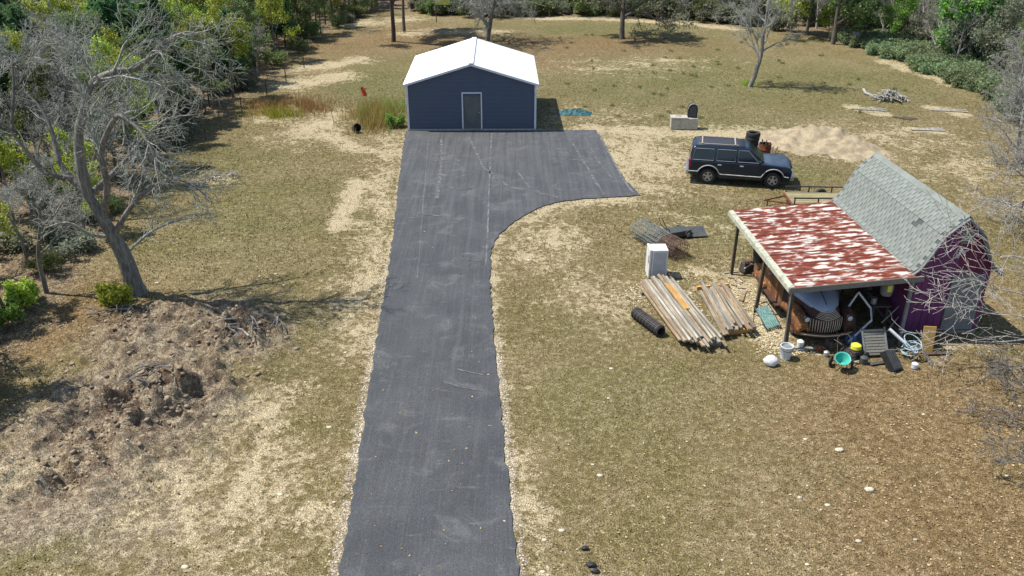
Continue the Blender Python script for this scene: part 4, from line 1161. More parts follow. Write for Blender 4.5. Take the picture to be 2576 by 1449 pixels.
def wheel(parent, loc, R=0.37, W=0.24, side=1, rimmat='silver', spokes=5, name='wheel'):
    """axis along local y; side +1 shows its face towards -y"""
    Mx = Matrix.Rotation(PI / 2, 4, 'X')
    ro = bpy.data.objects.new(name, None); link(ro, parent); ro.location = loc
    ro.empty_display_size = 0.1
    tp = [(R * 0.60, -W / 2), (R * 0.90, -W / 2), (R * 0.98, -W * 0.36), (R, -W * 0.2), (R, W * 0.2), (R * 0.98, W * 0.36), (R * 0.90, W / 2), (R * 0.60, W / 2)]
    MB().lathe(tp, 28, Mx).build('tyre', M['rubber'], ro, smooth=40)
    f_ = 1.0 if side > 0 else -1.0
    m = MB().lathe([(R * 0.62, -W * 0.46), (R * 0.62, W * 0.46)], 24, Mx)
    m.lathe([(0.0, f_ * W * 0.10), (R * 0.61, f_ * W * 0.10)], 24, Mx)
    rim = m.build('rim', M['dark_metal'] if spokes else M[rimmat], ro, smooth=40)
    m = MB().lathe([(R * 0.54, f_ * W * 0.47), (R * 0.63, f_ * W * 0.50), (R * 0.64, f_ * W * 0.42)], 24, Mx)
    m.lathe([(0.0, f_ * W * 0.44), (R * 0.14, f_ * W * 0.43), (R * 0.17, f_ * W * 0.34)], 14, Mx)
    for k in range(spokes):
        a = 2 * PI * k / spokes + 0.3
        ca, sa_ = math.cos(a), math.sin(a)
        m.box((ca * R * 0.36, -f_ * W * 0.40, sa_ * R * 0.36), (R * 0.46, 0.03, R * 0.20), Matrix.Rotation(-a, 4, 'Y'))
    m.build('wheel_face', M[rimmat], ro, smooth=40)
    return ro
def arc_pts(cx, cz, r, a0, a1, n):
    return [(cx + r * math.cos(a0 + (a1 - a0) * k / n), cz + r * math.sin(a0 + (a1 - a0) * k / n)) for k in range(n + 1)]

a = G(1778, 460); b = G(1940, 471)
s_rz = math.atan2(b.y - a.y, b.x - a.x)
# the sighted wheels are on the near (right-hand) side, so the centre line lies 0.8 m beyond
mid = (a + b) / 2 + Vector((-math.sin(s_rz), math.cos(s_rz), 0)) * 0.80
suv = thing('parked_suv', 'dark blue four-door SUV with a roof rack parked on the sandy patch', 'car', (mid.x, mid.y, 0.0), s_rz)
WB = 1.47; RW = 0.37
xf, xr = 2.28, -2.38
low = [(xr, 0.44)] + [(-WB - 0.48, 0.36)] + arc_pts(-WB, 0.38, 0.46, PI * 0.98, 0.02 * PI, 14) + [(-WB + 0.48, 0.30), (WB - 0.48, 0.30)] + arc_pts(WB, 0.38, 0.46, PI * 0.98, 0.02 * PI, 14) + [(WB + 0.48, 0.36), (xf - 0.02, 0.46), (xf, 0.80), (xf - 0.05, 0.98), (xf - 0.25, 1.045), (0.98, 1.115), (0.6, 1.10), (xr + 0.06, 1.11), (xr, 1.0)]
body = MB().prism(low, 'y', -0.955, 0.955).build('body', M['suv_paint'], suv, smooth=38, bevel=0.07)
MB().box((0.0, 0, 0.42), (4.3, 1.5, 0.28)).build('underbody', M['black_plastic'], suv)
hood = MB().grid([[(0.93, y_, 1.122 - 0.04 * (y_ / 0.86) ** 2 * (1 if abs(y_) > 0.5 else 0.3)) for y_ in np.linspace(-0.86, 0.86, 9)], [(1.5, y_, 1.112 - 0.045 * (y_ / 0.86) ** 2) for y_ in np.linspace(-0.86, 0.86, 9)], [(2.02, y_, 1.078 - 0.05 * (y_ / 0.84) ** 2) for y_ in np.linspace(-0.84, 0.84, 9)], [(2.24, y_, 1.008 - 0.05 * (y_ / 0.8) ** 2) for y_ in np.linspace(-0.80, 0.80, 9)]]).build('hood', M['suv_hood'], suv, smooth=60, solid=0.02)
zb, ztp = 1.10, 1.79
def cab_pt(x_, f_):  # half width of the greenhouse at height fraction f
    return 0.925 - 0.135 * f_
bot = [(xr + 0.03, zb), (1.02, zb)]; topx0, topx1 = -2.20, 0.18
secs = []
def ring(z_, x0, x1, w): return [(x0, -w, z_), (x1, -w, z_), (x1 + 0.06 * (1 if z_ < 1.5 else 0.5), 0, z_), (x1, w, z_), (x0, w, z_), (x0 - 0.03, 0, z_)]
gh = MB()
R0 = ring(zb - 0.02, xr + 0.05, 1.0, 0.925); R1 = ring(1.70, -2.25, 0.30, 0.80); R2 = ring(1.775, -2.17, 0.20, 0.73)
gh.add(R0 + R1 + R2, [tuple(range(6))[::-1], (12, 13, 14, 15, 16, 17)] + [(k, (k + 1) % 6, 6 + (k + 1) % 6, 6 + k) for k in range(6)] + [(6 + k, 6 + (k + 1) % 6, 12 + (k + 1) % 6, 12 + k) for k in range(6)])
gh.build('cabin', M['suv_paint'], suv, smooth=30, bevel=0.05)
MB().grid([[(x_, y_, 1.788 + 0.015 * (1 - (y_ / 0.7) ** 2)) for y_ in np.linspace(-0.68, 0.68, 7)] for x_ in np.linspace(-2.1, 0.1, 6)]).build('roof', M['suv_roof'], suv, smooth=60, solid=0.02)
def side_pt(x_, z_, s, off=0.012):
    f_ = (z_ - zb) / (1.70 - zb)
    return (x_, s * (0.925 + (0.80 - 0.925) * f_ + off), z_)
for s in (-1, 1):
    wins = [('window', [(-2.24, 1.16), (-1.30, 1.16), (-1.30, 1.65), (-2.12, 1.65)]),
            ('window', [(-1.12, 1.16), (-0.30, 1.16), (-0.30, 1.65), (-1.12, 1.65)]),
            ('window', [(-0.16, 1.16), (0.78, 1.16), (0.68, 1.24), (0.26, 1.65), (-0.16, 1.65)])]
    for nm, p in wins:
        m = MB(); m.add([side_pt(x_, z_, s) for x_, z_ in p] + [side_pt(x_, z_, s, -0.01) for x_, z_ in p], [tuple(range(len(p))), tuple(range(2 * len(p) - 1, len(p) - 1, -1))] + [(k, len(p) + k, len(p) + (k + 1) % len(p), (k + 1) % len(p)) for k in range(len(p))])
        w_ = m.build(nm, M['glass_dark'], suv)
        cx = sum(q[0] for q in p) / len(p); cz = sum(q[1] for q in p) / len(p)
        pp = [Vector(side_pt(cx + (x_ - cx) * 1.03, cz + (z_ - cz) * 1.05, s, 0.014)) for x_, z_ in p]
        MB().tube(pp, 0.010, 4, closed=True).build('window_trim', M['silver'], w_)
    for x_ in (-1.21, -0.23, 0.86):
        MB().box((x_, s * 0.956, 0.78), (0.012, 0.006, 0.62)).build('door_seam', M['black_plastic'], suv)
    for x_ in (-0.98, 0.02):
        MB().box((x_, s * 0.965, 0.96), (0.17, 0.03, 0.05)).build('door_handle', M['trim_pale'], suv, bevel=0.008)
    # pale moulding along the flank and over the arches
    path = [(xr + 0.02, 0.60), (-WB - 0.50, 0.60)] + arc_pts(-WB, 0.40, 0.515, PI * 0.88, PI * 0.12, 10) + [(-WB + 0.55, 0.52), (WB - 0.55, 0.50)] + arc_pts(WB, 0.40, 0.515, PI * 0.88, PI * 0.12, 10) + [(xf - 0.12, 0.56)]
    MB().tube([(x_, s * 0.966, z_) for x_, z_ in path], 0.024, 6).build('side_moulding', M['trim_pale'], suv)
    MB().box((-2.33, s * 0.90, 0.98), (0.12, 0.13, 0.36)).build('tail_light', M['tail_red'], suv, bevel=0.015)
    MB().box((2.24, s * 0.72, 0.83), (0.09, 0.36, 0.17)).build('headlight', M['lamp_glass'], suv, bevel=0.015)
    mr = MB().box((0.80, s * 1.06, 1.20), (0.10, 0.20, 0.17)).build('mirror', M['suv_paint'], suv, bevel=0.02)
    MB().box((0.82, s * 0.96, 1.15), (0.05, 0.08, 0.05)).build('mirror_arm', M['black_plastic'], mr)
    wheel(suv, (-WB, s * 0.83, RW), RW, 0.24, 1 if s < 0 else -1); wheel(suv, (WB, s * 0.83, RW), RW, 0.24, 1 if s < 0 else -1)
    MB().tube([(-2.0, s * 0.60, 1.84), (-0.2, s * 0.60, 1.845)], 0.02, 6).build('roof_rail', M['trim_pink'], suv)
for x_ in (-1.85, -0.35):
    MB().box((x_, 0, 1.855), (0.06, 1.26, 0.025)).build('rack_bar', M['trim_pink'], suv)
def quad_glass(name, p4, th=0.012):
    p = [Vector(q) for q in p4]; n_ = (p[1] - p[0]).cross(p[3] - p[0]).normalized() * th
    MB().add([q + n_ for q in p] + [q - n_ for q in p], [(0, 1, 2, 3), (7, 6, 5, 4), (0, 4, 5, 1), (1, 5, 6, 2), (2, 6, 7, 3), (3, 7, 4, 0)]).build(name, M['glass_dark'], suv)
quad_glass('windshield', [(1.005, -0.80, 1.14), (1.005, 0.80, 1.14), (0.36, 0.70, 1.66), (0.36, -0.70, 1.66)])
quad_glass('rear_window', [(xr + 0.02, -0.78, 1.18), (xr + 0.02, 0.78, 1.18), (-2.28, 0.70, 1.64), (-2.28, -0.70, 1.64)])
MB().box((xf + 0.04, 0, 0.52), (0.16, 1.90, 0.22)).build('front_bumper', M['chrome'], suv, bevel=0.04)
MB().box((xr - 0.04, 0, 0.52), (0.16, 1.90, 0.22)).build('rear_bumper', M['chrome'], suv, bevel=0.04)
gri = MB().box((xf, 0, 0.84), (0.05, 1.04, 0.22)).build('grille', M['black_plastic'], suv)
for z_ in (0.78, 0.84, 0.90): MB().box((xf + 0.03, 0, z_), (0.02, 1.0, 0.018)).build('grille_bar', M['chrome'], gri)
MB().box((xr - 0.03, 0.0, 0.86), (0.02, 0.5, 0.15)).build('licence_plate', M['pale_grey'], suv)

# ---- old panel truck under the carport, nose towards the open front
M['truck_rust'] = blend_mat('truck_rust', (0.085, 0.036, 0.022), (0.045, 0.028, 0.025), 2.6, rough=0.7, fine=0.15, c3=(0.16, 0.062, 0.025))
M['truck_orange'] = blend_mat('truck_orange', (0.115, 0.048, 0.024), (0.20, 0.085, 0.032), 2.2, 0.42, 0.58, rough=0.75, fine=0.15, c3=(0.60, 0.27, 0.04))
M['truck_brown'] = blend_mat('truck_brown', (0.20, 0.10, 0.048), (0.13, 0.065, 0.035), 1.6, rough=0.7, fine=0.12, c3=(0.36, 0.20, 0.07))
M['truck_hood'] = blend_mat('truck_hood', (0.33, 0.40, 0.52), (0.24, 0.30, 0.41), 1.2, rough=0.3, spec=0.6)
M['bar_cream'] = blend_mat('bar_cream', (0.62, 0.54, 0.42), (0.46, 0.38, 0.27), 8, rough=0.5)
tk = thing('old_panel_truck', 'rusty rounded old panel truck with a slatted grille parked under the carport', 'truck', (9.80, 23.20, 0), -PI / 2 + B_RZ)
# local: x forward (towards the open front), y left
def arch(x_, w, zt, zb_, n=14, e=0.55):
    out = []
    for k in range(n + 1):
        a = PI * k / n; c_, s__ = math.cos(a), math.sin(a)
        out.append((x_, w * math.copysign(abs(c_) ** e, c_), zb_ + (zt - zb_) * abs(s__) ** e))
    return out
MB().grid([arch(-1.75, 0.80, 1.38, 0.5), arch(-1.2, 0.70, 1.33, 0.5), arch(-0.7, 0.62, 1.25, 0.45), arch(-0.32, 0.56, 1.14, 0.40), arch(-0.14, 0.50, 1.02, 0.36), arch(-0.04, 0.36, 0.92, 0.34), arch(-0.01, 0.1, 0.80, 0.36)]).build('nose', M['truck_rust'], tk, smooth=60)
def hood_row(x_, w, zt, drop, n=13):
    return [(x_, w * q, zt - drop * abs(q) ** 2.4 + 0.03 * (1 - abs(q)) ** 2) for q in np.linspace(-1, 1, n)]
hd = MB().grid([hood_row(-1.78, 0.86, 1.46, 0.24), hood_row(-1.4, 0.80, 1.43, 0.24), hood_row(-1.0, 0.70, 1.385, 0.22), hood_row(-0.65, 0.57, 1.31, 0.19), hood_row(-0.38, 0.43, 1.225, 0.15), hood_row(-0.2, 0.28, 1.14, 0.10), hood_row(-0.10, 0.14, 1.06, 0.05), hood_row(-0.07, 0.04, 1.02, 0.01)]).build('hood', M['truck_hood'], tk, smooth=70, solid=0.02)
MB().tube([(x_, 0, z_) for x_, z_ in ((-1.7, 1.505), (-1.0, 1.425), (-0.55, 1.33), (-0.25, 1.21), (-0.07, 1.04))], 0.013, 6).build('hood_spine', M['dark_metal'], hd)
MB().tube([(x_, y_, z_) for x_, y_, z_ in ((-1.75, 0.86, 1.23), (-1.0, 0.71, 1.17), (-0.4, 0.45, 1.08), (-0.1, 0.16, 1.02), (-0.06, 0.0, 1.01), (-0.1, -0.16, 1.02), (-0.4, -0.45, 1.08), (-1.0, -0.71, 1.17), (-1.75, -0.86, 1.23))], 0.02, 6).build('hood_edge', M['truck_hood'], hd, smooth=60)
# grille: curved cross bars on the nose, upright bars below
gr2 = MB().grid([[(0.03 - 0.16 * (y_ / 0.58) ** 2, y_, z_) for y_ in np.linspace(-0.58, 0.58, 11)] for z_ in (0.34, 0.58, 0.86)]).build('grille', M['truck_rust'], tk, smooth=60, solid=0.03)
for k in range(6):
    z_ = 1.02 - k * 0.042; w_ = 0.22 + 0.035 * k; xx = -0.03 + 0.016 * k
    MB().tube([(xx - 0.30 * (q * w_) ** 2 + 0.03, q * w_, z_ + 0.11 * abs(q) ** 1.6) for q in np.linspace(-1, 1, 11)], 0.011, 5).build('nose_bar', M['bar_cream'], gr2)
for k in range(14):
    y_ = -0.50 + k * 1.0 / 13; x_ = 0.060 - 0.16 * (y_ / 0.58) ** 2
    dz = 0.07 * math.cos(y_ / 0.52 * PI / 2)
    MB().tube([(x_ - 0.005, y_, 0.83 - dz), (x_ + 0.015, y_, 0.60), (x_, y_ * 0.95, 0.38 - dz * 0.4)], 0.013, 5).build('grille_bar', M['bar_cream'], gr2)
for s in (-1, 1):
    rows = []
    for x_, w0, w1, zt, zb_ in ((-1.75, 0.70, 0.84, 0.52, 0.42), (-1.45, 0.66, 0.92, 0.70, 0.50), (-1.05, 0.62, 0.96, 0.92, 0.62), (-0.65, 0.58, 0.97, 1.02, 0.64), (-0.30, 0.56, 0.97, 0.99, 0.52), (-0.05, 0.56, 0.96, 0.89, 0.40), (0.08, 0.58, 0.91, 0.72, 0.36), (0.12, 0.60, 0.85, 0.52, 0.36)):
        c_ = (w0 + w1) / 2; h_ = (w1 - w0) / 2
        rows.append([(x_, s * (c_ + h_ * math.copysign(abs(math.cos(a_)) ** 0.75, math.cos(a_))), zb_ + (zt - zb_) * abs(math.sin(a_)) ** 0.75) for a_ in np.linspace(0, PI, 13)])
    MB().grid(rows).build('front_fender', M['truck_orange'] if s < 0 else M['truck_rust'], tk, smooth=60, solid=0.02)
    Mh = Matrix.Translation((0.075, s * 0.68, 0.86)) @ Matrix.Rotation(PI / 2, 4, 'Y')
    hl = MB().lathe([(0.0, 0.05), (0.055, 0.045), (0.088, 0.02), (0.095, 0.0), (0.09, -0.05), (0.05, -0.14), (0.0, -0.16)], 18, Mh).build('headlight', M['lamp_glass'], tk, smooth=60)
    MB().lathe([(0.085, 0.03), (0.105, 0.02), (0.105, -0.02)], 18, Mh).build('headlight_rim', M['dark_metal'], hl, smooth=60)
    MB().box((-2.35, s * 0.90, 0.40), (1.3, 0.22, 0.05)).build('running_board', M['truck_rust'], tk)
    wheel(tk, (-0.62, s * 0.76, 0.35), 0.35, 0.18, 1 if s < 0 else -1, 'rust', 0)
    wheel(tk, (-3.55, s * 0.76, 0.35), 0.35, 0.18, 1 if s < 0 else -1, 'rust', 0)
    rows = []
    for x_, zt in ((-4.15, 0.50), (-3.95, 0.72), (-3.55, 0.90), (-3.15, 0.72), (-2.95, 0.50)):
        rows.append([(x_, s * (0.80 + 0.22 * math.sin(a_)), 0.45 + (zt - 0.45) * math.cos(a_)) for a_ in np.linspace(0, PI / 2, 7)])
    MB().grid(rows).build('rear_fender', M['truck_orange'], tk, smooth=60, solid=0.02)
MB().tube([(0.26 - 0.30 * (y_ / 0.95) ** 2, y_, 0.36) for y_ in np.linspace(-0.95, 0.95, 13)], 0.055, 8).build('bumper', M['truck_brown'], tk, smooth=60)
MB().tube([(0.30 - 0.30 * (y_ / 0.95) ** 2, y_, 0.375) for y_ in np.linspace(-0.93, 0.93, 13)], 0.02, 6).build('bumper_rib', M['bar_cream'], tk)
for s in (-1, 1): MB().box((0.0, s * 0.35, 0.36), (0.35, 0.05, 0.06)).build('bumper_bracket', M['dark_metal'], tk)
MB().grid([[(x_, p[1], p[2]) for p in arch(0, w_, zt, 0.42, 18, 0.40)] for x_, w_, zt in ((-1.72, 0.80, 1.36), (-1.80, 0.88, 1.48), (-1.98, 0.89, 1.74), (-2.2, 0.89, 1.85), (-2.8, 0.89, 1.88), (-3.8, 0.89, 1.86), (-4.3, 0.88, 1.76), (-4.5, 0.84, 1.5), (-4.55, 0.75, 0.55))]).build('cab', M['truck_brown'], tk, smooth=50)
for s in (-1, 1):
    MB().prism([(-2.75, 1.26), (-2.10, 1.26), (-2.06, 1.36), (-2.20, 1.66), (-2.70, 1.66)], 'y', s * 0.875, s * 0.90).build('window', M['glass_dark'], tk)
    dd2 = MB().prism([(-2.82, 0.50), (-1.98, 0.50), (-1.94, 1.21), (-2.82, 1.21)], 'y', s * 0.88, s * 0.905).build('door', M['truck_brown'] if s > 0 else M['truck_orange'], tk, bevel=0.01)
    MB().box((-2.75, s * 0.93, 1.10), (0.12, 0.04, 0.03)).build('door_handle', M['chrome'], dd2)
MB().add([(-1.80, -0.70, 1.48), (-1.80, 0.70, 1.48), (-1.975, 0.62, 1.73), (-1.975, -0.62, 1.73)], [(0, 1, 2, 3)]).build('windshield', M['glass_dark'], tk, solid=0.01)
# ---------------------------------------------------------------- things lying about the yard
def gp(u, v, dz=0.0):
    g = G(u, v); return Vector((g.x, g.y, max(ground_z(g.x, g.y), -0.02) + dz))
# white refrigerator
M['fridge_panel'] = blend_mat('fridge_panel', (0.46, 0.47, 0.50), (0.40, 0.41, 0.44), 4, rough=0.6)
p = gp(1650, 699)
fr = thing('refrigerator', 'white refrigerator standing alone at the head of the lumber piles', 'refrigerator', (p.x + 0.02, p.y + 0.30, p.z), 0.03)
MB().box((0.06, 0, 0.565), (0.58, 0.62, 1.09)).build('cabinet', M['lid_white'], fr, bevel=0.015)
dr_ = MB().box((-0.285, 0, 0.575), (0.075, 0.64, 1.11)).build('door', M['lid_white'], fr, bevel=0.015)
MB().box((-0.24, 0, 0.57), (0.018, 0.60, 1.06)).build('door_seal', M['pale_grey'], fr)
MB().box((-0.335, -0.25, 0.75), (0.03, 0.03, 0.30)).build('door_handle', M['silver'], dr_)
MB().box((0.06, 0.0, 0.012), (0.5, 0.55, 0.02)).build('base', M['black_plastic'], fr)
MB().box((0.06, -0.315, 0.56), (0.46, 0.008, 0.92)).build('back_panel', M['fridge_panel'], fr)

# lumber piles: every pole is its own
def pole_pile(A0, A1, B0, B1, n, layers, r, lab, grp, seed, mat, name='wood_pole'):
    """poles laid between the line A0-A1 (far ends) and B0-B1 (near ends)"""
    q = random.Random(seed)
    for l in range(layers):
        m_ = n - l
        for k in range(m_):
            f_ = (k + 0.5 + 0.5 * l * 0.6) / n
            rr = r * q.uniform(0.75, 1.1)
            a = A0.lerp(A1, f_) + Vector((q.uniform(-0.05, 0.05), q.uniform(-0.35, 0.25), 0))
            b = B0.lerp(B1, f_) + Vector((q.uniform(-0.05, 0.05), q.uniform(-0.25, 0.30), 0))
            zz = 0.13 + rr + l * r * 1.75
            a.z = zz + q.uniform(0, 0.012); b.z = zz + q.uniform(0, 0.012)
            L_ = (b - a).length
            if q.random() < 0.74:
                bend = q.uniform(-0.02, 0.02)
                mt_ = q.choice([mat, mat, M['tan_wood'], M['pale_wood']]); o = MB().tube([(bend * math.sin(PI * s), (s - 0.5) * L_, 0) for s in (0, 0.25, 0.5, 0.75, 1)], [rr * 1.0, rr * 0.97, rr * 0.93, rr * 0.9, rr * 0.86], 8).build(name, mt_, smooth=50)
                o['label'] = lab[0]
            else:
                o = MB().box((0, 0, 0), (rr * 2.1, L_, rr * 1.1)).build('board', q.choice([mat, M['tan_wood'], M['pale_wood']]), bevel=0.004)
                o['label'] = lab[1]
            o.location = (a + b) / 2
            o.rotation_euler = (0, 0, math.atan2(b.y - a.y, b.x - a.x) - PI / 2)
            o['category'] = 'pole' if o.name.startswith(name) else 'board'; o['group'] = grp[0] if o.name.startswith(name) else grp[1]
def bearer(u0, v0, u1, v1, lab, mat):
    a = gp(u0, v0); b = gp(u1, v1); L_ = (b - a).length
    o = MB().box((0, 0, 0), (L_, 0.10, 0.15)).build('timber_bearer', mat, bevel=0.006)
    o.location = (a + b) / 2 + Vector((0, 0, 0.062)); o.rotation_euler = (0, 0, math.atan2(b.y - a.y, b.x - a.x))
    tag(o, lab, 'timber')
bearer(1612, 742, 1706, 722, 'squared timber under the far end of the long lumber pile by the fridge', M['grey_wood'])
bearer(1700, 852, 1815, 868, 'squared timber under the near end of the long lumber pile', M['grey_wood'])
bearer(1752, 728, 1832, 720, 'yellowish timber under the far end of the shorter lumber pile', M['orange_wood'])
bearer(1810, 842, 1890, 832, 'orange timber under the near end of the shorter lumber pile', M['orange_wood'])
pole_pile(gp(1606, 728), gp(1692, 712), gp(1706, 872), gp(1826, 882), 13, 2, 0.058, ('weathered round pole in the long lumber pile by the fridge', 'weathered flat board in the long lumber pile by the fridge'), ('poles of the long lumber pile', 'boards of the long lumber pile'), 3, M['weathered'])
pole_pile(gp(1758, 740), gp(1826, 728), gp(1816, 848), gp(1900, 836), 11, 2, 0.055, ('grey round pole in the shorter lumber pile beside the carport', 'grey flat board in the shorter lumber pile beside the carport'), ('poles of the shorter lumber pile', 'boards of the shorter lumber pile'), 4, M['weathered'])
for k, (u0, v0, u1, v1) in enumerate(((1672, 735, 1722, 800), (1684, 738, 1730, 800))):
    a = gp(u0, v0, 0.36); b = gp(u1, v1, 0.36); L_ = (b - a).length
    o = MB().box((0, 0, 0), (0.11, L_, 0.045)).build('board', M['orange_wood'], bevel=0.004)
    o.location = (a + b) / 2; o.rotation_euler = (0, 0, math.atan2(b.y - a.y, b.x - a.x) - PI / 2)
    tag(o, 'fresh orange board lying on top of the long lumber pile', 'board', 'orange boards on the long lumber pile')
# ribbed black drain pipe
a = gp(1597, 797); b = gp(1662, 846); L_ = (b - a).length
pts = []; R_ = 0.20
prof_p = []
nrib = 9
for k in range(nrib * 4 + 1):
    zz = -L_ / 2 + L_ * k / (nrib * 4); prof_p.append((R_ * (1.0 if k % 4 in (1, 2) else 0.84), zz))
prof_p = [(R_ * 0.62, -L_ / 2)] + prof_p + [(R_ * 0.62, L_ / 2), (R_ * 0.62, -L_ / 2)]
dp = thing('drain_pipe', 'black ribbed plastic drain pipe lying beside the long lumber pile', 'pipe', ((a + b) / 2 + Vector((0, 0, R_ - 0.01)))[:])
o = MB().lathe(prof_p, 22).build('ribbed_shell', M['rubber'], dp, smooth=35)
o.rotation_euler = (b - a).to_track_quat('Z', 'Y').to_euler()
for k in range(7):
    aa = -0.9 + k * 0.3
    q = MB().box((0, R_ * 0.99, 0), (0.025, 0.02, L_ * 0.96), None).build('tread_bar', M['dark_metal'], dp)
    q.rotation_euler = ((b - a).to_track_quat('Z', 'Y').to_matrix() @ Matrix.Rotation(aa + PI * 0.0, 3, 'Z')).to_euler()

# wire rolls
def wire_roll(lab, c, ax, L_, R_, mat, nrings, nlong, seed):
    q = random.Random(seed); root = thing('wire_roll', lab, 'wire roll', c)
    ax = ax.normalized(); s_ = ax.cross(UPV).normalized(); u_ = s_.cross(ax)
    for layer, rr in ((0, R_), (1, R_ * 0.8)):
        for k in range(nrings):
            f_ = (k / (nrings - 1) - 0.5) * L_
            ring_ = [ax * (f_ + q.uniform(-0.02, 0.02)) + (s_ * math.cos(t_) * rr + u_ * math.sin(t_) * rr * 0.82) * q.uniform(0.95, 1.05) + Vector((0, 0, R_ * 0.80)) for t_ in np.linspace(0, 2 * PI, 15)[:-1]]
            MB().tube(ring_, 0.0095, 3, True).build('hoop_wire', mat, root)
        for k in range(nlong):
            t_ = 2 * PI * k / nlong
            ln = [ax * ((j / 8 - 0.5) * L_) + (s_ * math.cos(t_) * rr + u_ * math.sin(t_) * rr * 0.82) * q.uniform(0.96, 1.04) + Vector((0, 0, R_ * 0.80)) for j in range(9)]
            MB().tube(ln, 0.0095, 3).build('line_wire', mat, root)
    return root
a = gp(1608, 592); b = gp(1672, 632)
wire_roll('loose roll of greenish fence wire lying behind the fridge', ((a + b) / 2)[:], b - a, 1.8, 0.46, M['green_wire'], 15, 16, 1)
a = gp(1655, 620); b = gp(1712, 650)
wire_roll('rusty roll of fence wire lying against the greenish roll', ((a + b) / 2)[:], b - a, 1.25, 0.44, M['rust_wire'], 14, 17, 2)
# push mower / barrow lying behind the rolls
p = gp(1702, 594)
ct = thing('garden_cart', 'overturned garden cart with two small black wheels behind the wire rolls', 'cart', p[:], 0.5)
MB().prism([(-0.45, 0.10), (0.40, 0.06), (0.55, 0.30), (-0.62, 0.36)], 'y', -0.28, 0.28).build('tray', M['slate_panel'], ct, bevel=0.03)
for s in (-1, 1):
    wheel(ct, (0.30, s * 0.33, 0.16), 0.16, 0.07, 1 if s < 0 else -1, 'silver', 0)
MB().cyl((0.30, -0.30, 0.16), (0.30, 0.30, 0.16), 0.015, n=6).build('axle', M['dark_metal'], ct)
MB().tube([(-0.4, 0.1, 0.3), (-0.75, 0.12, 0.62), (-0.95, 0.05, 0.98), (-0.9, -0.1, 1.0), (-0.7, -0.12, 0.62), (-0.4, -0.1, 0.3)], 0.016, 6).build('handle', M['dark_metal'], ct)
a = gp(1752, 590)
sp_ = thing('sheet_panel', 'grey sheet panel leaning on a low frame by the garden cart', 'panel', a[:], 0.15)
MB().box((0, 0, 0.16), (0.72, 0.62, 0.02), Matrix.Rotation(0.35, 4, 'X')).build('sheet', M['slate_panel'], sp_)
MB().box((0, 0.27, 0.10), (0.72, 0.03, 0.28)).box((0.36, -0.02, 0.14), (0.03, 0.55, 0.03), Matrix.Rotation(0.35, 4, 'X')).build('frame', M['grey_wood'], sp_)

# concrete trough with a hooded grill on it, tarp, pot
p = gp(1722, 326)
tr = thing('concrete_trough', 'pale concrete trough with a flat lid standing on the grass edge', 'trough', (p.x, p.y + 0.35, p.z), -0.06)
MB().box((0, 0, 0.30), (1.50, 0.62, 0.60)).build('basin', M['concrete'], tr, bevel=0.02)
ld = MB().box((-0.30, 0, 0.645), (0.95, 0.66, 0.09)).build('lid', M['concrete'], tr, bevel=0.02)
MB().box((-0.35, 0, 0.71), (0.30, 0.08, 0.05)).build('lid_handle', M['concrete'], ld, bevel=0.01)
MB().box((0.46, 0.0, 0.62), (0.52, 0.60, 0.04)).build('end_cover', M['concrete'], tr)
ch = thing('hooded_drum', 'black drum with a domed hood and pale rim standing on the trough', 'drum', tr.location + Vector((0.44, 0.05, 0.64)), -0.06)
dome = [(-0.26, 0.0), (0.26, 0.0), (0.27, 0.5)] + arc_pts(0, 0.52, 0.27, 0.1, PI - 0.1, 10) + [(-0.27, 0.5)]
MB().prism(dome, 'y', -0.18, 0.18).build('drum_body', M['black_plastic'], ch, smooth=40, bevel=0.02)
MB().tube([(x_, -0.19, z_) for x_, z_ in dome[2:]], 0.028, 6).build('drum_rim', M['concrete'], ch)
sh = MB().prism([(-0.18, 0.08), (0.18, 0.08), (0.19, 0.5)] + arc_pts(0, 0.5, 0.19, 0.1, PI - 0.1, 8) + [(-0.19, 0.5)], 'y', -0.2, -0.19).build('drum_face', M['slate_panel'], ch)
p = gp(1447, 289)
rows = []; q = random.Random(8)
for i in range(14):
    rows.append([(-1.0 + 2.0 * i / 13 + q.uniform(-.04, .04), -0.5 + 1.0 * j / 9 + q.uniform(-.04, .04), max(0.01, (0.10 + 0.22 * q.random()) * abs(math.sin(PI * i / 13)) ** 0.7 * abs(math.sin(PI * j / 9)) ** 0.7)) for j in range(10)])
o = MB().grid(rows).build('crumpled_tarp', M['tarp_blue'], loc=(p.x, p.y + 0.4, p.z), rz=-0.15, solid=0.006)
tag(o, 'crumpled blue-green tarp lying on the grass right of the garage shadow', 'tarp')
o['label'] = 'crumpled blue-green tarp heaped on the grass beside the garage'
p = gp(890, 333)
o = MB().lathe([(0.0, 0.02), (0.17, 0.02), (0.22, 0.38), (0.235, 0.40), (0.21, 0.40), (0.16, 0.06), (0.0, 0.06)], 20).build('plant_pot', M['black_plastic'], loc=(p.x, p.y + 0.2, p.z + 0.16), smooth=40)
o.rotation_euler = (1.15, 0.3, 0.6)
tag(o, 'black plastic plant pot tipped over on bare sand by the weeds', 'pot')

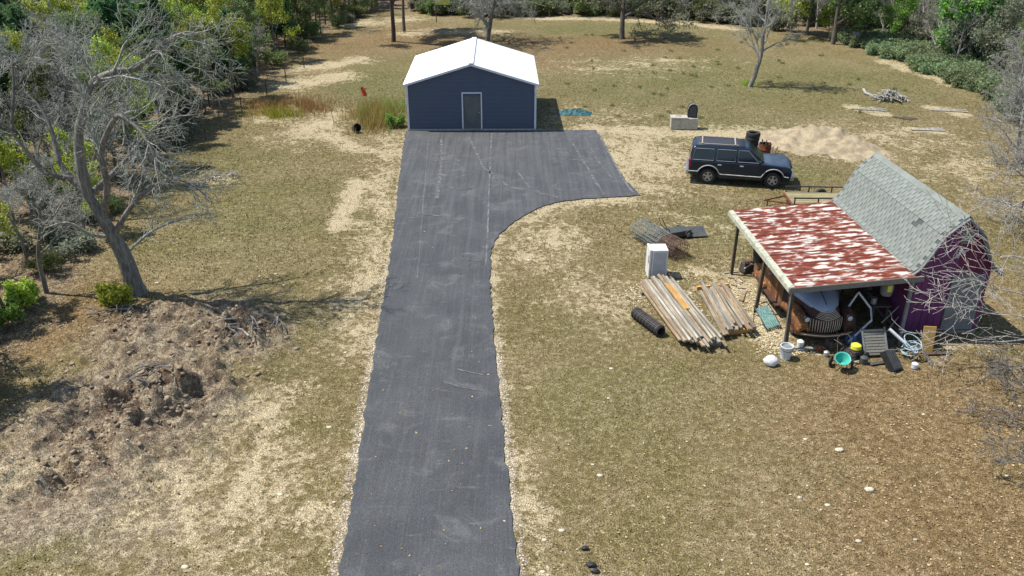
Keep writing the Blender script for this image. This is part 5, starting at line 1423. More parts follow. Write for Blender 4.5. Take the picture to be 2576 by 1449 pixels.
# tyres and scrap beyond the SUV
def tyre_obj(lab, loc, R_, W_, rot, grp=None, parent=None):
    tp = [(R_ * 0.58, -W_ / 2 * .8), (R_ * 0.72, -W_ / 2), (R_ * 0.93, -W_ / 2), (R_, -W_ * 0.28), (R_, W_ * 0.28), (R_ * 0.93, W_ / 2), (R_ * 0.72, W_ / 2), (R_ * 0.58, W_ / 2 * .8), (R_ * 0.62, 0), (R_ * 0.58, -W_ / 2 * .8)]
    o = MB().lathe(tp, 26).build('tyre', M['rubber'], parent, smooth=40, loc=loc); o.rotation_euler = rot
    if not parent: tag(o, lab, 'tyre', grp)
    return o
p = gp(1886, 388)
for k in range(5):
    tyre_obj('black tyre in the leaning stack behind the hood of the SUV', (p.x + 0.02 * k, p.y + 0.1, p.z + 0.12 + k * 0.232), 0.36, 0.23, (0, 0, 0), 'stacked tyres behind the SUV')
p = gp(1920, 402)
br_ = thing('burn_barrel', 'charred rusty barrel full of scrap behind the hood of the SUV', 'barrel', p[:], 0.2)
MB().lathe([(0.0, 0.02), (0.30, 0.02), (0.30, 0.28), (0.315, 0.30), (0.30, 0.32), (0.30, 0.58), (0.315, 0.60), (0.30, 0.62), (0.31, 0.88), (0.285, 0.88), (0.28, 0.5), (0.0, 0.48)], 24).build('drum', M['rust'], br_, smooth=40)
for k in range(7):
    aa = k * 0.9
    MB().tube([(0.1 * math.cos(aa), 0.1 * math.sin(aa), 0.5), (0.27 * math.cos(aa), 0.27 * math.sin(aa), 0.93 + 0.05 * (k % 3))], 0.03, 5).build('scrap', M['dark_metal'], br_)
p = gp(1958, 398)
sf = thing('scrap_frame', 'low heap of bent scrap metal beside the charred barrel', 'scrap metal', p[:], 0.1)
q = random.Random(4)
for k in range(9):
    pa = Vector((q.uniform(-0.5, 0.4), q.uniform(-0.3, 0.3), 0.03)); pb = pa + Vector((q.uniform(-0.5, 0.5), q.uniform(-0.3, 0.3), q.uniform(0.1, 0.55)))
    MB().tube([pa, pa.lerp(pb, 0.5) + Vector((0, 0, 0.06)), pb], 0.022, 5).build('bent_rod', M['rust_wire'] if k % 2 else M['dark_metal'], sf)
MB().box((-0.1, 0, 0.15), (0.7, 0.4, 0.04), Matrix.Rotation(0.3, 4, 'X')).build('plate', M['slate_panel'], sf)

# sand heap
c0 = G(2085, 372)
ns_, nt_ = 60, 36; rows = []
for i in range(ns_ + 1):
    row = []
    for j in range(nt_ + 1):
        fx = i / ns_ * 2 - 1; fy = j / nt_ * 2 - 1
        x_ = c0.x + fx * 3.5 - 0.35; y_ = c0.y + fy * 3.0 - fx * 1.3 + 0.5
        r2 = math.hypot(fx, fy)
        base_ = max(0.0, 1 - r2 ** 1.6)
        h1 = 0.62 * math.exp(-(((fx - 0.42) / 0.34) ** 2 + ((fy - 0.15) / 0.5) ** 2)) + 0.55 * math.exp(-(((fx + 0.05) / 0.30) ** 2 + ((fy - 0.45) / 0.4) ** 2)) + 0.22 * math.exp(-(((fx + 0.5) / 0.35) ** 2 + ((fy - 0.1) / 0.5) ** 2))
        row.append((x_, y_, h1 * base_ ** 0.6, base_))
    rows.append(row)
A = np.array(rows); nz = fbm(A[..., 0], A[..., 1], 1.6, 4); rid = np.abs(fbm(A[..., 0] + 9, A[..., 1] * 2.2, 0.9, 3) - 0.5)
A[..., 2] = 1.1 * A[..., 2] * (0.6 + 0.8 * nz) + np.clip(A[..., 3] * 2.5, 0, 1) * (0.55 * rid + 0.25 * (nz - 0.45)) - 0.07
m = MB().grid([[tuple(q[:3]) for q in r] for r in A])
M['loose_sand'] = blend_mat('loose_sand', (0.385, 0.315, 0.205), (0.25, 0.20, 0.13), 2.2, rough=0.95, fine=0.25, bump=0.9, c3=(0.27, 0.205, 0.12))
o = m.build('sand_heap', M['loose_sand'], smooth=60); tag(o, 'low rutted heap of pale sand beyond the dark SUV', 'sand heap')

# flat trailer between SUV and barn
M['trailer_plank'] = blend_mat('trailer_plank', (0.33, 0.29, 0.155), (0.20, 0.17, 0.095), 6, rough=0.9, stretch=(0.4, 3, 3), fine=0.2, vary=0.25)
p = gp(2040, 512)
tl = thing('flat_trailer', 'yellowish plank trailer with a dark rail frame behind the carport', 'trailer', (p.x + 0.45, p.y - 0.30, -0.18), -0.04)
for k in range(7): MB().box((0, -0.66 + k * 0.22, 0.52), (3.1, 0.20, 0.045)).build('deck_plank', M['trailer_plank'], tl)
MB().box((0, -0.72, 0.46), (3.2, 0.06, 0.10)).box((0, 0.72, 0.46), (3.2, 0.06, 0.10)).box((-1.57, 0, 0.46), (0.06, 1.4, 0.10)).box((1.57, 0, 0.46), (0.06, 1.4, 0.10)).build('frame', M['rust'], tl)
for s in (-1, 1):
    for x_ in (-1.5, -0.5, 0.5, 1.5): MB().box((x_, s * 0.74, 0.66), (0.05, 0.04, 0.30)).build('rail_post', M['dark_metal'], tl)
    MB().box((0, s * 0.74, 0.80), (3.1, 0.045, 0.05)).build('rail', M['dark_metal'], tl)
    wheel(tl, (0.1, s * 0.86, 0.43), 0.25, 0.16, 1 if s < 0 else -1, 'rust', 0)
MB().tube([(-1.55, 0.5, 0.46), (-2.6, 0.0, 0.40), (-1.55, -0.5, 0.46)], 0.035, 6).build('tow_bar', M['rust'], tl)
MB().cyl((-2.45, 0, 0.40), (-2.45, 0, 0.16), 0.03, n=8).build('jack_leg', M['dark_metal'], tl)

# around the carport
p = gp(1905, 652)
tc = lpt((G(1905, 640).x, G(1905, 640).y, 0))
o_ = thing('hanging_bin', 'dark plastic bin hung from the open edge of the carport roof', 'bin', (8.62, 27.0, 1.05), 0.1)
MB().lathe([(0.0, 0.0), (0.20, 0.0), (0.25, 0.62), (0.27, 0.64), (0.24, 0.64), (0.19, 0.03), (0.0, 0.03)], 20).build('bin_body', M['black_plastic'], o_, smooth=40)
MB().lathe([(0.0, 0.72), (0.14, 0.70), (0.27, 0.65), (0.27, 0.63)], 20).build('bin_lid', M['teal_pale'], o_, smooth=40)
MB().tube([(0, 0, 0.70), (0.02, 0.0, 1.0)], 0.012, 5).build('hanger', M['dark_metal'], o_)
p = gp(1880, 686)
en = thing('engine_block', 'old engine block on the sand beside the back carport post', 'engine', (p.x, p.y + 0.15, p.z), 0.3)
MB().box((0, 0, 0.20), (0.46, 0.36, 0.36), taper=0.8).build('block', M['dark_metal'], en, bevel=0.02)
for k in range(4): MB().cyl((-0.16 + k * 0.11, -0.12, 0.36), (-0.16 + k * 0.11, -0.12, 0.48), 0.035, n=10).build('cylinder', M['rust'], en)
MB().lathe([(0.0, 0.03), (0.13, 0.03), (0.15, 0), (0.15, -0.03), (0.0, -0.03)], 16, Matrix.Translation((0.28, 0, 0.2)) @ Matrix.Rotation(PI / 2, 4, 'Y')).build('pulley', M['silver'], en)
MB().tube([(-0.2, -0.2, 0.1), (-0.3, -0.3, 0.3), (0.0, -0.28, 0.42), (0.3, -0.2, 0.3)], 0.03, 6).build('intake_pipe', M['silver'], en)
MB().lathe([(0.08, 0.02), (0.14, 0.02), (0.16, 0), (0.14, -0.02), (0.08, -0.02)], 16, Matrix.Translation((0.5, -0.1, 0.03))).build('flywheel_ring', M['dark_metal'], en)
p = gp(1948, 838)
cha = thing('slatted_chair', 'teal slatted garden chair tipped against the side of the old panel truck', 'chair', (p.x - 0.05, p.y + 0.35, 0.0), 0.5)
for k in range(7): MB().box((-0.24 + k * 0.08, 0.18, 0.32), (0.05, 0.78, 0.018), Matrix.Rotation(0.55, 4, 'X')).build('slat', M['teal_pale'], cha)
MB().tube([(-0.30, -0.22, 0.02), (-0.30, 0.1, 0.30), (-0.30, 0.55, 0.62), (0.30, 0.55, 0.62), (0.30, 0.1, 0.30), (0.30, -0.22, 0.02)], 0.016, 6).build('frame', M['dark_metal'], cha)
for s in (-1, 1): MB().tube([(s * 0.30, 0.5, 0.58), (s * 0.28, 0.45, 0.0)], 0.014, 6).build('leg', M['dark_metal'], cha)
p = gp(1975, 906)
bk = thing('bucket', 'white bucket with pale blue marks at the foot of the front carport post', 'bucket', (p.x + 0.05, p.y + 0.16, p.z))
MB().lathe([(0.0, 0.0), (0.15, 0.0), (0.19, 0.40), (0.20, 0.41), (0.20, 0.44), (0.175, 0.44), (0.14, 0.02), (0.0, 0.02)], 22).build('pail', M['bucket_white'], bk, smooth=40)
MB().lathe([(0.0, 0.39), (0.175, 0.39)], 22).build('contents', M['pale_grey'], bk)
MB().tube([(-0.19, 0, 0.40), (-0.14, -0.16, 0.33), (0.0, -0.21, 0.30), (0.14, -0.16, 0.33), (0.19, 0, 0.40)], 0.008, 5).build('bail', M['dark_metal'], bk)
p = gp(1941, 921)
rows = []; q = random.Random(2)
for i in range(9):
    th_ = PI * i / 8
    rows.append([((0.21 + 0.05 * q.random()) * math.sin(th_) * math.cos(a_), (0.16 + 0.05 * q.random()) * math.sin(th_) * math.sin(a_), 0.13 + (0.13 + 0.06 * q.random()) * math.cos(th_)) for a_ in np.linspace(0, 2 * PI, 13)[:-1]])
o = MB().grid(rows, True).build('plastic_bag', M['lid_white'], loc=(p.x, p.y + 0.12, p.z), smooth=30)
tag(o, 'crumpled white plastic bag on the grass beside the white bucket', 'bag')
# spreader
p = gp(2118, 928)
sp2 = thing('lawn_spreader', 'green hopper spreader on two dark wheels tipped on the grass', 'spreader', (p.x, p.y + 0.12, 0.0), -0.35)
MB().lathe([(0.0, 0.05), (0.06, 0.05), (0.22, 0.32), (0.235, 0.34), (0.20, 0.33), (0.05, 0.08), (0.0, 0.08)], 16, Matrix.Translation((0, -0.02, 0.10)) @ Matrix.Rotation(0.5, 4, 'X')).build('hopper', M['teal'], sp2, smooth=40)
wheel(sp2, (-0.30, 0, 0.16), 0.16, 0.06, 1, 'rust', 5).rotation_euler = (0, 0, 1.3)
wheel(sp2, (0.30, 0.0, 0.16), 0.16, 0.06, 1, 'rust', 5).rotation_euler = (0, 0, 1.5)
MB().cyl((-0.30, 0, 0.16), (0.30, 0, 0.16), 0.014, n=6).build('axle', M['dark_metal'], sp2)
MB().tube([(-0.12, 0, 0.2), (-0.16, -0.30, 0.02)], 0.014, 5).tube([(0.14, 0, 0.2), (0.2, -0.42, 0.01)], 0.014, 5).build('leg', M['rust'], sp2)
MB().tube([(-0.14, 0.05, 0.25), (-0.2, 0.5, 0.7), (-0.1, 0.62, 0.78), (0.1, 0.62, 0.78), (0.2, 0.5, 0.7), (0.14, 0.05, 0.25)], 0.013, 6).build('handle', M['dark_metal'], sp2)
# small mower with yellow cover
p = gp(2155, 905)
mw = thing('push_mower', 'small dark push mower with a yellow engine cover beside the slatted screen', 'mower', (p.x, p.y + 0.25, 0.0), 0.4)
MB().box((0, 0, 0.16), (0.52, 0.42, 0.14), taper=0.85).build('deck', M['dark_metal'], mw, bevel=0.03)
MB().lathe([(0.0, 0.16), (0.08, 0.155), (0.15, 0.11), (0.165, 0.0), (0.0, 0.0)], 16, Matrix.Translation((0.02, 0, 0.26))).build('engine_cover', M['yellow'], mw, smooth=40)
for sx in (-1, 1):
    for sy in (-1, 1): wheel(mw, (sx * 0.24, sy * 0.24, 0.10), 0.10, 0.05, 1 if sy < 0 else -1, 'pale_grey', 0)
MB().tube([(-0.2, 0.15, 0.2), (-0.75, 0.16, 0.65), (-0.75, -0.16, 0.65), (-0.2, -0.15, 0.2)], 0.012, 6).build('handle', M['dark_metal'], mw)
# slatted panel leaning back
p = gp(2205, 898)
pn = thing('slat_screen', 'grey slatted wooden screen leaning under the front edge of the carport', 'screen', (p.x - 0.02, p.y - 0.05, 0.0), 0.10)
TM = Matrix.Rotation(-0.62, 4, 'X')
for k in range(9): MB().box(TM @ Vector((0, 0, 0.12 + k * 0.09)), (0.68, 0.02, 0.07), TM).build('slat', M['grey_wood'], pn)
for s in (-1, 1): MB().box(TM @ Vector((s * 0.36, -0.018, 0.47)), (0.05, 0.03, 0.92), TM).build('stile', M['pale_grey'], pn)
# dark wooden flight case / step with hose and pipe
p = gp(2262, 944)
bx_ = thing('tipped_box', 'black slatted box tipped on its edge in front of the hose coil', 'box', (p.x + 0.02, p.y + 0.30, 0.0), 0.55)
TB = Matrix.Rotation(-0.75, 4, 'X')
MB().box(TB @ Vector((0, 0, 0.30)), (0.40, 0.22, 0.66), TB).build('shell', M['black_plastic'], bx_, bevel=0.015)
for k in range(5): MB().box(TB @ Vector((-0.15 + k * 0.075, -0.118, 0.31)), (0.045, 0.014, 0.60), TB).build('slat', M['slate_panel'], bx_)
p = gp(2290, 905)
hs = thing('hose_coil', 'coil of pale blue hose heaped over the black tipped box', 'hose', (p.x + 0.02, p.y + 0.22, 0.0))
q = random.Random(12)
for k in range(6):
    c_ = Vector((q.uniform(-0.06, 0.06), q.uniform(-0.06, 0.06), 0.16 + 0.07 * k)); tx, ty = q.uniform(-0.5, 0.5), q.uniform(-0.2, 0.7); R_ = 0.22 + q.uniform(-0.04, 0.05)
    MB().tube([c_ + Vector((R_ * math.cos(a_), R_ * math.sin(a_), R_ * (tx * math.cos(a_) + ty * math.sin(a_)) * 0.6)) for a_ in np.linspace(0, 2 * PI, 19)[:-1]], 0.017, 6, True).build('hose_loop', M['hose'], hs)
for k in range(9):
    a_ = q.uniform(-0.9, 0.6)
    MB().tube([(0.1, -0.1, 0.4), (0.1 + 0.25 * math.cos(a_), -0.15 + 0.25 * math.sin(a_), 0.30), (0.1 + 0.5 * math.cos(a_), -0.15 + 0.5 * math.sin(a_) - 0.1, 0.02)], 0.006, 4).build('loose_wire', M['pale_grey'], hs)
a = gp(2300, 905, 0.25); b_ = at(2238, 828, a.y + 0.45)
o = MB().tube([(0, 0, 0), (b_ - a)[:]], 0.05, 10).build('white_pipe', M['pvc'], loc=a[:], smooth=50); tag(o, 'thick white plastic pipe sticking up out of the hose coil', 'pipe')
# plywood sheet, railing, pipes under the roof
p = gp(2330, 888)
o = MB().box((0, 0, 0), (0.36, 0.03, 0.86), Matrix.Rotation(-0.16, 4, 'X')).build('plywood_sheet', M['plywood'], loc=(p.x, p.y + 0.08, 0.43), rz=-0.12); tag(o, 'narrow orange plywood sheet leaning at the barn front', 'plywood')
rl = thing('low_railing', 'low dark picket railing across the foot of the barn front', 'railing', (12.95, 23.05, 0), B_RZ)
for k in range(9): MB().box((-0.62 + k * 0.155, 0, 0.27), (0.03, 0.03, 0.54)).build('picket', M['dark_metal'], rl)
MB().box((0, 0, 0.50), (1.32, 0.04, 0.04)).build('top_rail', M['dark_metal'], rl); MB().box((0, 0, 0.10), (1.32, 0.035, 0.04)).build('bottom_rail', M['dark_metal'], rl)
tagm = []
a0 = at(2147, 783, 23.4); 
pts = [at(2135, 855, 23.1), at(2193, 805, 23.3), at(2190, 775, 23.5), at(2160, 735, 23.8)]
pts[0].z = 0.05
o = MB().tube([q - pts[0] for q in pts], 0.035, 8).build('bent_pipe', M['pvc'], loc=pts[0][:], smooth=50); tag(o, 'long bent white pipe standing beside the nose of the old panel truck', 'pipe')
pts = [at(2132, 775, 23.7), at(2158, 738, 23.85)]
o = MB().tube([q - pts[0] for q in pts], 0.03, 8).build('short_pipe', M['pvc'], loc=pts[0][:], smooth=50); tag(o, 'short pale pipe hung by the end of the bent white pipe', 'pipe')
for k, (q0, q1, lab) in enumerate((((2218, 812), (2262, 770), 'thin yellowish lath leaning on the barn side, higher of two'), ((2230, 835), (2266, 790), 'thin yellowish lath leaning on the barn side, lower of two'))):
    a = at(*q0, 23.5); b_ = at(*q1, 24.0)
    o = MB().box((0, 0, 0), (0.03, 0.015, (b_ - a).length)).build('wood_lath', M['cream_board'], loc=((a + b_) / 2)[:]); o.rotation_euler = (b_ - a).to_track_quat('Z', 'Y').to_euler(); tag(o, lab, 'lath')
o = thing('work_bench', 'cluttered dark work bench along the barn side under the carport', 'bench', (11.75, 25.2, 0), B_RZ)
MB().box((0, 0, 0.82), (0.6, 2.4, 0.05)).build('bench_top', M['post_wood'], o)
for sx in (-1, 1):
    for sy in (-1, 1): MB().box((sx * 0.24, sy * 1.1, 0.40), (0.07, 0.07, 0.80)).build('leg', M['post_wood'], o)
q = random.Random(31)
for k, (nm, cat, mt) in enumerate((('paint_can', 'can', 'silver'), ('paint_can', 'can', 'dark_metal'), ('tool_box', 'box', 'slate_panel'), ('paint_can', 'can', 'rust'), ('tool_box', 'box', 'dark_metal'))):
    loc = Vector((11.70 + q.uniform(-0.1, 0.1), 24.2 + k * 0.42, 0.846))
    labs = ('silver paint can on the near end of the work bench', 'dark can on the work bench between silver can and toolbox', 'slate grey toolbox in the middle of the work bench', 'rusty can on the work bench between two toolboxes', 'dark toolbox on the far end of the work bench')
    if nm == 'paint_can': ob = MB().lathe([(0, 0), (0.09, 0), (0.09, 0.2), (0.1, 0.205), (0.085, 0.21), (0, 0.2)], 14).build(nm, M[mt], loc=loc, smooth=40)
    else: ob = MB().box((0, 0, 0.1), (0.22, 0.4, 0.2)).prism([(-0.11, 0.2), (0.11, 0.2), (0.05, 0.28), (-0.05, 0.28)], 'y', -0.2, 0.2).build(nm, M[mt], loc=loc)
    tag(ob, labs[k], cat)
wl_ = thing('yellow_sack', 'pale sack with a yellow patch hung inside the carport by its end post', 'sack', (11.72, 23.75, 1.35), B_RZ)
MB().lathe([(0.0, 0.0), (0.16, 0.04), (0.20, 0.25), (0.17, 0.45), (0.07, 0.58), (0.03, 0.66), (0.0, 0.66)], 14).build('sack_body', M['pale_grey'], wl_, smooth=50)
MB().box((-0.02, -0.185, 0.33), (0.14, 0.03, 0.22)).build('patch', M['yellow'], wl_, bevel=0.01)
MB().tube([(0, 0, 0.64), (0.02, 0, 0.9)], 0.01, 5).build('cord', M['dark_metal'], wl_)

# loose scraps of pale wood on the sand between the piles and the carport
q = random.Random(55)
for k in range(26):
    u_ = q.uniform(1835, 1955); v_ = 690 + (u_ - 1835) * 1.2 + q.uniform(-35, 55)
    p_ = gp(u_, v_); L_ = q.uniform(0.18, 0.6)
    o = MB().box((0, 0, 0), (q.uniform(0.04, 0.09), L_, 0.022)).build('wood_scrap', q.choice([M['pale_wood'], M['weathered'], M['tan_wood']]), loc=(p_.x, p_.y, p_.z + 0.012 + 0.0007 * k), rz=q.uniform(0, 3.14))
    sz_ = 'long' if L_ > 0.42 else ('short' if L_ < 0.28 else 'middling')
    tag(o, sz_ + ' pale wood scrap lying on the sand between the lumber piles and the carport', 'wood scrap', sz_ + ' wood scraps by the carport')
for k, (u_, v_, rz_, L_, lab) in enumerate(((2186, 276, -0.25, 2.0, 'long weathered plank on the slope below the brush heap'), (2388, 279, -0.2, 2.1, 'long weathered plank on the slope towards the ivy bank'), (2335, 327, -0.12, 1.8, 'long weathered plank on the slope above the barn roof'), (2270, 297, -0.7, 1.1, 'short dark plank lying between the long weathered planks'))):
    p_ = gp(u_, v_); o = MB().box((0, 0, 0), (L_, 0.26, 0.04)).box((0.3, 0.3, 0.0), (L_ * 0.7, 0.2, 0.04), 0.1).build('weathered_plank', M['pale_wood'] if k < 3 else M['post_wood'], loc=(p_.x, p_.y, p_.z + 0.025), rz=rz_); tag(o, lab, 'plank')

# more yard junk under and before the roof
rows = []
for i in range(10): rows.append([(-0.3 + 0.6 * i / 9 + q.uniform(-.03, .03), -0.22 + 0.44 * j / 7 + q.uniform(-.03, .03), 0.02 + (0.10 + 0.30 * q.random()) * abs(math.sin(PI * i / 9)) ** 0.7 * abs(math.sin(PI * j / 7)) ** 0.7) for j in range(8)])
M['slate_blue'] = blend_mat('slate_blue', (0.12, 0.18, 0.30), (0.08, 0.12, 0.22), 5, rough=0.6)
p = gp(2152, 862); o = MB().grid(rows).build('blue_tarp', M['slate_blue'], loc=(p.x, p.y + 0.1, 0.0), solid=0.006); tag(o, 'small crumpled slate-blue tarp at the foot of the bent white pipe', 'tarp')
def crate(u, v, lab, mt, s_, rz, n=3):
    p_ = gp(u, v); c_ = thing('crate', lab, 'crate', (p_.x, p_.y + 0.12, max(p_.z, 0.0)), rz)
    for k in range(n):
        z_ = 0.05 + k * 0.09
        for sy in (-1, 1): MB().box((0, sy * s_ * 0.6, z_), (s_ * 1.6, 0.018, 0.07)).build('slat', M[mt], c_)
        for sx in (-1, 1): MB().box((sx * s_ * 0.8, 0, z_), (0.018, s_ * 1.18, 0.07)).build('slat', M[mt], c_)
    MB().box((0, 0, 0.02), (s_ * 1.55, s_ * 1.15, 0.02)).build('base', M[mt], c_)
    for sx in (-1, 1):
        for sy in (-1, 1): MB().box((sx * (s_ * 0.78 - 0.01), sy * (s_ * 0.58 - 0.01), 0.05 + n * 0.045), (0.03, 0.03, n * 0.09 + 0.02)).build('corner_post', M[mt], c_)
crate(2098, 880, 'dark wooden crate on the ground before the nose of the truck', 'post_wood', 0.24, 0.3)
crate(2185, 868, 'grey wooden crate behind the yellow-topped mower', 'grey_wood', 0.22, -0.2)
crate(2235, 872, 'slate plastic crate between the slatted screen and the hose', 'slate_panel', 0.20, 0.5)
for k, (u, v, r_c, h_c, mt, nm, lab) in enumerate(((2012, 872, 0.10, 0.24, 'lid_white', 'jug', 'white jug beside the front carport post'), (2060, 882, 0.09, 0.20, 'rust', 'can', 'rusty can on the ground before the truck bumper'), (2078, 894, 0.08, 0.16, 'silver', 'can', 'silver can on the grass before the dark crate'), (2172, 912, 0.11, 0.22, 'slate_panel', 'pail', 'dark pail on the grass beside the mower'), (2300, 925, 0.09, 0.18, 'bucket_white', 'jug', 'small pale jug on the grass by the hose coil'), (1912, 700, 0.14, 0.3, 'dark_metal', 'pail', 'dark metal pail beside the engine block'))):
    p_ = gp(u, v); o = MB().lathe([(0, 0), (r_c, 0), (r_c * 1.08, h_c * 0.8), (r_c * 0.8, h_c * 0.9), (r_c * 0.5, h_c), (0, h_c)], 16).build(nm, M[mt], loc=(p_.x, p_.y, max(p_.z, 0)), smooth=40); tag(o, lab, nm)
for k, (u, v, L_, rz_, mt, lab) in enumerate(((2040, 878, 0.9, 0.15, 'grey_wood', 'grey board lying on the ground along the truck bumper'), (2130, 905, 0.7, -0.5, 'weathered', 'short weathered board lying beside the green spreader'), (2225, 912, 1.0, 0.25, 'slate_panel', 'dark board flat on the grass before the slatted screen'), (2360, 890, 0.8, 0.05, 'post_wood', 'dark board leaning low beside the plywood sheet'), (1868, 745, 0.8, 1.2, 'tan_wood', 'tan board lying on the sand behind the shorter lumber pile'))):
    p_ = gp(u, v); o = MB().box((0, 0, 0), (L_, 0.14, 0.03)).build('board', M[mt], loc=(p_.x, p_.y, max(p_.z, 0) + 0.02), rz=rz_); tag(o, lab, 'board')
# wood chips and straw on the sand round the piles
r_ = np.random.RandomState(91); cx_, cy_ = [], []
for (u, v, rx, ry, n) in ((1850, 735, 0.9, 0.9, 900), (1920, 830, 0.45, 1.0, 800), (1745, 790, 0.35, 1.2, 450), (1990, 880, 0.7, 0.25, 300), (1600, 740, 0.6, 0.8, 300), (1690, 690, 0.8, 0.5, 300)):
    c_ = G(u, v); cx_.append(c_.x + r_.normal(size=n) * rx * 0.6); cy_.append(c_.y + r_.normal(size=n) * ry * 0.6)
cx_ = np.concatenate(cx_); cy_ = np.concatenate(cy_)
V_, F_ = rand_quads(r_, np.stack([cx_, cy_, field_at(Z, cx_, cy_) + 0.02], 1), 0.035, 2.6, flat=0.85)
M['wood_chip'] = NT('wood_chip').done((0.60, 0.51, 0.33), 0.85, 0, 0.2)
o = link(bpy.data.objects.new('wood_chips', mesh_np('wood_chips', V_, F_, M['wood_chip']))); tag(o, 'pale wood chips strewn round the lumber piles and carport posts', 'chips', kind='stuff')
# ---------------------------------------------------------------- single trees of the yard
# big leaning bare oak at the wood's edge
M['bark_lichen'] = bark('bark_lichen', (0.36, 0.375, 0.32), (0.21, 0.22, 0.185))
og = Grow(42, (1.5, 3.6, 5.2, 7.5), (0.42, 0.36, 0.46, 0.60), (0.85, 0.8, 0.75, 0.7), (0.2, 0.42, 0.5, 0.5, 0.5), (0.01, 0.03, 0.02, 0.0, -0.02), (0.5, 0.35, 0.26, 0.2, 0.15), 0.0065, 0.18, 0.40)
base_o = gp(340, 738); base_o.z = 0
def lim(seq): return [at(u, v, Y_) - base_o for u, v, Y_ in seq]
def smooth_line(P, n=4):
    out = []
    for i in range(len(P) - 1):
        p0 = P[max(i - 1, 0)]; p1 = P[i]; p2 = P[i + 1]; p3 = P[min(i + 2, len(P) - 1)]
        for k in range(n):
            t_ = k / n
            out.append(0.5 * ((2 * p1) + (p2 - p0) * t_ + (2 * p0 - 5 * p1 + 4 * p2 - p3) * t_ ** 2 + (3 * p1 - p0 - 3 * p2 + p3) * t_ ** 3))
    out.append(P[-1]); return out
Yb = base_o.y
trunk = [Vector((0, 0, -0.2))] + lim([(336, 715, Yb), (312, 645, Yb), (285, 595, Yb - 0.1), (258, 550, Yb - 0.2), (222, 492, Yb - 0.2), (180, 450, Yb - 0.1), (148, 405, Yb), (140, 385, Yb + 0.1)])
tp_ = smooth_line(trunk)
nT = len(tp_) - 1
og.br.append((tp_, [0.36 * (1 - 0.90 * (k / nT) ** 0.9) + (0.16 if k < 2 else (0.06 if k < 4 else 0)) for k in range(nT + 1)], 0))
def limb(seq, r, lev=1): og.follow(smooth_line(lim(seq)), r * 1.25, lev, 0.2)
limb([(222, 492, Yb - 0.2), (204, 420, Yb - 0.3), (198, 340, Yb - 0.3), (213, 272, Yb - 0.3), (230, 211, Yb - 0.2), (294, 180, Yb), (342, 172, Yb + 0.2), (383, 136, Yb + 0.3), (417, 104, Yb + 0.4), (470, 82, Yb + 0.5), (500, 92, Yb + 0.6)], 0.145)
limb([(258, 550, Yb - 0.2), (270, 470, Yb - 0.7), (255, 380, Yb - 1.0), (292, 295, Yb - 1.3), (325, 305, Yb - 1.5), (353, 330, Yb - 1.7), (383, 380, Yb - 2.0), (400, 430, Yb - 2.2)], 0.10)
limb([(285, 595, Yb - 0.1), (330, 520, Yb - 0.3), (385, 470, Yb - 0.6), (440, 450, Yb - 0.9), (490, 470, Yb - 1.2), (530, 500, Yb - 1.4)], 0.085)
limb([(180, 450, Yb - 0.1), (130, 440, Yb - 0.5), (95, 415, Yb - 0.9), (55, 365, Yb - 1.2), (20, 320, Yb - 1.5)], 0.10)
limb([(148, 405, Yb), (130, 330, Yb + 0.3), (100, 270, Yb + 0.5), (60, 230, Yb + 0.6)], 0.09)
limb([(222, 492, Yb - 0.2), (300, 420, Yb + 0.5), (360, 350, Yb + 1.2), (420, 300, Yb + 1.6), (480, 290, Yb + 2.0)], 0.085)
limb([(312, 645, Yb), (370, 590, Yb + 0.3), (430, 560, Yb + 0.5), (500, 545, Yb + 0.6)], 0.055, 2)
limb([(285, 595, Yb - 0.1), (230, 590, Yb - 0.6), (170, 560, Yb - 1.1), (110, 575, Yb - 1.5)], 0.06, 2)
oak = make_plant('oak_tree', 'big leaning leafless oak with a long arching limb beside the turned earth', 'tree', og, M['bark_oak'], split=2)
oak.location = base_o
for ch_ in oak.children:
    if ch_.name.startswith('crown'): ch_.data.materials[0] = M['bark_lichen']

# bare trees standing in the field
def lone(name, lab, g, barkm, u, v, rz=0.0, leaves=None, lm=None, split=None):
    o = make_plant(name, lab, 'tree', g, barkm, leaves, lm, split=split)
    p_ = G(u, v); o.location = (p_.x, p_.y, 0); o.rotation_euler = (0, 0, rz)
    if split == 1:
        for c_ in o.children:
            if c_.name.startswith('trunk'): c_.data.materials[0] = M['bark_oak']
    return o
lone('bare_tree', 'leaning leafless grey tree alone in the open field', bare_tree(61, 7.0, 0.16, 0.7, (14, 8, 7, 6), lean=(0.42, 0), up=(0.01, 0.02, 0.0, -0.02, -0.02), tmin=0.24), M['bark_grey'], 1885, 217, split=1)
lone('bare_tree', 'spreading leafless tree with drooping twigs straight behind the garage', bare_tree(62, 6.5, 0.22, 1.15, (18, 9, 8, 6), lean=(0.12, 0), up=(0.0, -0.01, -0.02, -0.04, -0.03), tmin=0.16, r0=0.85), M['bark_grey'], 1225, 102, split=1)
def lone_leaf(lab, seed, h, r, u, v, lm, size=0.14, per=12, tmin=0.35, nc=(13, 6, 5), barkm='bark_dark', spread=0.9, name='oak_tree', up=(0.02, 0.05, 0.03, 0.0)):
    g = leafy_tree(seed, h, r, nc, spread, tmin, (0.6, 0.5, 0.5), up)
    tips = [q for q, l in g.tips if l >= 2]
    return lone(name, lab, g, M[barkm], u, v, 0, leaf_cloud(lr, tips, per, 0.2, size), M[lm])
lone_leaf('dark-trunked oak with a wide grey-green crown alone in the far field', 71, 7.5, 0.24, 1565, 97, 'leaf_grey', tmin=0.22, spread=1.2, per=9, nc=(18, 8, 6), up=(0.02, -0.015, -0.03, -0.04), size=0.11)
lone_leaf('straight brown-trunked tree with the thicker trunk of the pair left of the yellow sign', 72, 8.5, 0.20, 990, 104, 'leaf_grey', tmin=0.33, barkm='bark_red')
